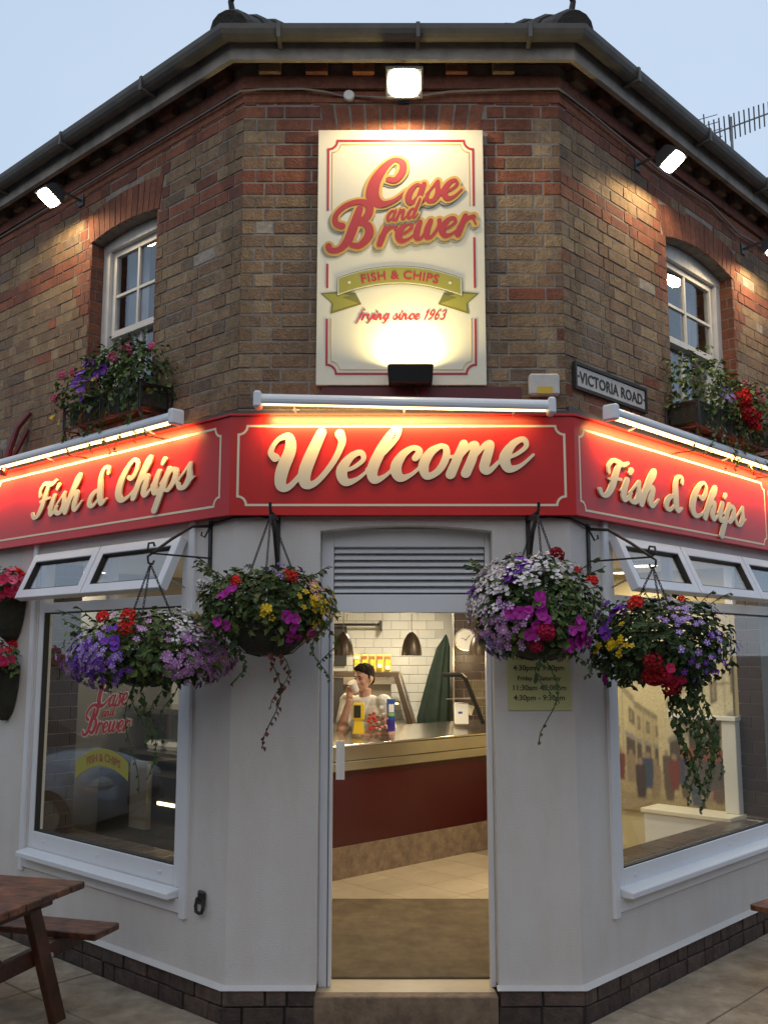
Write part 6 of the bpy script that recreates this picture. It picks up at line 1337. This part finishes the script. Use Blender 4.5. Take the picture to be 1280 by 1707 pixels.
picnic('brown wooden picnic table at the right edge by the white wall', (2.43, .33), (.75, .62), (.62, -.75))

# ------------------------------------------------------------------ television aerial on the roof
t = thing('television_aerial', 'metal television aerial on a mast above the right roof', 'aerial', (3.84, 4.5, 6.3)); T3 = Vector((3.85, 4.5, 7.72))
m = MB(); m.tube([(3.85, 4.5, 6.2), T3 + Z(.12)], .017, 6); m.build('mast', 'aerial_metal', t)
ad = Vector((.86, .2, .42)).normalized(); m = MB(); m.tube([T3 - ad * .38, T3 + ad * 1.1], .010, 5); m.build('boom', 'aerial_metal', t); sd_ = Vector((-.25, -.6, .75)).normalized()
for k in range(20): p = T3 - ad * .30 + ad * (.07 * k); m = MB(); h = .15 - .002 * k; m.tube([p - sd_ * h, p + sd_ * h], .008, 4); m.build('element', 'aerial_metal', t, origin=p)
m = MB(); pr_ = T3 - ad * .36
for k in range(6): q = pr_ + sd_ * (-.2 + .08 * k) - ad * abs(-.2 + .08 * k) * .3; m.tube([q - Vector((.16, -.1, 0)), q + Vector((.16, -.1, 0))], .005, 4)
m.tube([pr_ - sd_ * .24, pr_ + sd_ * .24], .007, 4); m.build('reflector', 'aerial_metal', t)

# ------------------------------------------------------------------ parked car in the left street (seen mirrored in the left window)
def car():
    base = Vector((-7.6, 3.3, -.14)); ax = Vector((.30, -.954, 0)).normalized(); sd = Vector((-ax.y, ax.x, 0)); t = thing('parked_car', 'silver blue hatchback parked along the left street, mirrored in the window', 'car', base)
    P = lambda l, w, z: base + ax * l + sd * w + Z(z)
    m = MB(); secs = []
    for l, hw, zl, zh, hw2 in ((-1.95, .68, .42, .80, .66), (-1.88, .80, .28, .90, .76), (-1.4, .85, .22, .96, .80), (-.4, .86, .20, .97, .82), (.6, .86, .20, .96, .82), (.95, .85, .21, .93, .79), (1.4, .84, .22, .86, .74), (1.75, .80, .24, .76, .66), (1.95, .70, .30, .62, .58), (2.0, .60, .36, .54, .52)):
        secs.append([P(l, -hw * .94, zl), P(l, -hw, (zl + zh) * .5), P(l, -hw2, zh - .03), P(l, -hw2 * .8, zh), P(l, 0, zh + .02), P(l, hw2 * .8, zh), P(l, hw2, zh - .03), P(l, hw, (zl + zh) * .5), P(l, hw * .94, zl), P(l, 0, zl - .01)])
    m.ring_loft(secs); m.build('body', 'car_paint', t, smooth=True)
    m = MB(); cab = []
    for l, hw, zh in ((-1.8, .62, .985), (-1.5, .60, 1.36), (-.9, .60, 1.45), (-.1, .60, 1.46), (.25, .60, 1.40), (1.0, .66, .95)): cab.append([P(l, -.70, .93), P(l, -hw, zh - .04), P(l, -hw * .8, zh), P(l, hw * .8, zh), P(l, hw, zh - .04), P(l, .70, .93)])
    m.ring_loft(cab); m.build('cabin', 'car_paint', t, smooth=True)
    for s_ in (-1, 1):
        for a, b_ in (((-1.45, -.55), (-1.35, -.55)), ((-.47, .35), (-.47, .1))):
            m = MB(); m.add([P(a[0], s_ * .715, .97), P(a[1] + (.35 if a[1] > 0 else 0), s_ * .715, .97), P(b_[1], s_ * .63, 1.35), P(b_[0], s_ * .63, 1.35)], [(0, 1, 2, 3)]); m.build('side_window', 'black_plastic', t)
        m = MB(); m.ell(P(1.78, s_ * .60, .64), (.13, .15, .085), None, 10, 6); m.build('headlight', 'white_plastic', t)
        m = MB(); m.ell(P(.72, s_ * .92, 1.0), (.07, .11, .07), None, 8, 6); m.build('mirror', 'car_paint', t)
        for l in (-1.2, 1.25):
            m = MB(); m.tube([P(l, s_ * .66, .30), P(l, s_ * .86, .30)], .30, 22); w = m.build('wheel', 'tyre', t, origin=P(l, s_ * .76, .3)); r = MB(); r.tube([P(l, s_ * .855, .30), P(l, s_ * .872, .30)], .20, 18); r.build('rim', 'steel', w)
    m = MB(); m.add([P(.95, -.60, .985), P(.95, .60, .985), P(.30, .50, 1.385), P(.30, -.50, 1.385)], [(0, 1, 2, 3)]); m.build('windscreen', 'black_plastic', t)
    m = MB(); m.hexa([P(1.99, -.4, .40), P(1.99, .4, .40), P(2.02, .4, .40), P(2.02, -.4, .40), P(1.99, -.4, .50), P(1.99, .4, .50), P(2.015, .4, .50), P(2.015, -.4, .50)]); m.build('grille', 'black_plastic', t)
car()

# ------------------------------------------------------------------ terraces across both streets and street trees (behind the camera, shading the sky and mirrored in the glass)
def house(label, F, s, o, w, h, seed):
    rr = random.Random(seed); t = thing('terrace_house', label, 'house', F.p(s + w / 2, o, -.14), 'terraced houses across the street'); fz = -.14
    m = MB(); wbox(m, F, s, s + w, o, o + 6, fz, h); m.build('wall', 'brick_far', t)
    m = MB(); a = [F.p(s, o - .25, h), F.p(s, o + 3, h + 1.9), F.p(s, o + 6.2, h)]; b_ = [p + F.d * w for p in a]; m.add(a + b_, [(0, 1, 2), (5, 4, 3), (0, 3, 4, 1), (1, 4, 5, 2), (2, 5, 3, 0)]); rf_ = m.build('roof', 'slate', t)
    m = MB(); wbox(m, F, s + w * .8, s + w * .8 + .6, o + 2.6, o + 3.4, h + 1.2, h + 2.9); m.build('chimney', 'brick_far', rf_)
    for fx, z0, z1, hw in ((.22, .8, 2.3, .5), (.26, 3.4, 4.9, .45), (.74, 3.4, 4.9, .45)):
        c = s + w * fx; m = MB(); wbox(m, F, c - hw - .08, c + hw + .08, o - .05, o - .004, z0 - .1, z1 + .1); win = m.build('window', 'sash_paint', t); m = MB(); wbox(m, F, c - hw, c + hw, o - .07, o - .052, z0, z1); m.build('pane', 'room_dark', win)
    m = MB(); wbox(m, F, s + w * .62, s + w * .62 + .95, o - .05, o - .004, fz, 2.1); m.build('door', ('sign_red', 'blue', 'green_cloth')[seed % 3], t)
for i in range(4): house(('terraced house facing the shop corner, leftmost', 'terraced house facing the shop corner, second', 'terraced house facing the shop corner, third', 'terraced house facing the shop corner, rightmost')[i], Frame((-11, -17), (1, 0), (0, -1)), i * 5.5, 0, 5.5, 5.6 + .2 * (i % 2), i)
for i in range(3): house(('house across the left street, nearest the corner', 'house across the left street, middle', 'house across the left street, farthest')[i], LF, -3.0 + i * 5.4, 12.0, 5.4, 5.6, 10 + i)
for i in range(3): house(('house across the right street, nearest the corner', 'house across the right street, middle', 'house across the right street, farthest')[i], RF, -3.0 + i * 5.4, 12.0, 5.4, 5.6, 20 + i)
def tree(label, p, h, seed):
    rr = random.Random(seed); p = Vector(p); t = thing('street_tree', label, 'tree', p, 'street trees across the road'); m = MB(); m.tube([p, p + Vector((.1, 0, h * .3)), p + Vector((0, .1, h * .55)), p + Vector((.1, 0, h * .8))], [.2, .15, .1, .05], 8)
    lf = MB()
    for k in range(9):
        a = k * 2.4; e_ = p + Vector((math.cos(a) * h * .22, math.sin(a) * h * .22, h * (.5 + .05 * k))); m.tube([p + Vector((0, 0, h * (.3 + .05 * k))), e_], [.07, .02], 6); foliage(lf, rr, e_, (h * .17, h * .17, h * .14), 500, (.16, .28), .3, low=-1.1)
    m.build('trunk', 'bark', t); stuff(lf.build('crown', ['leaf_a', 'leaf_b', 'leaf_c'], t))
tree('leafy street tree across the left street, nearer', LF.p(1.5, 10, -.14), 8, 51); tree('leafy street tree across the left street, farther', LF.p(6.5, 9.6, -.14), 7.5, 52)
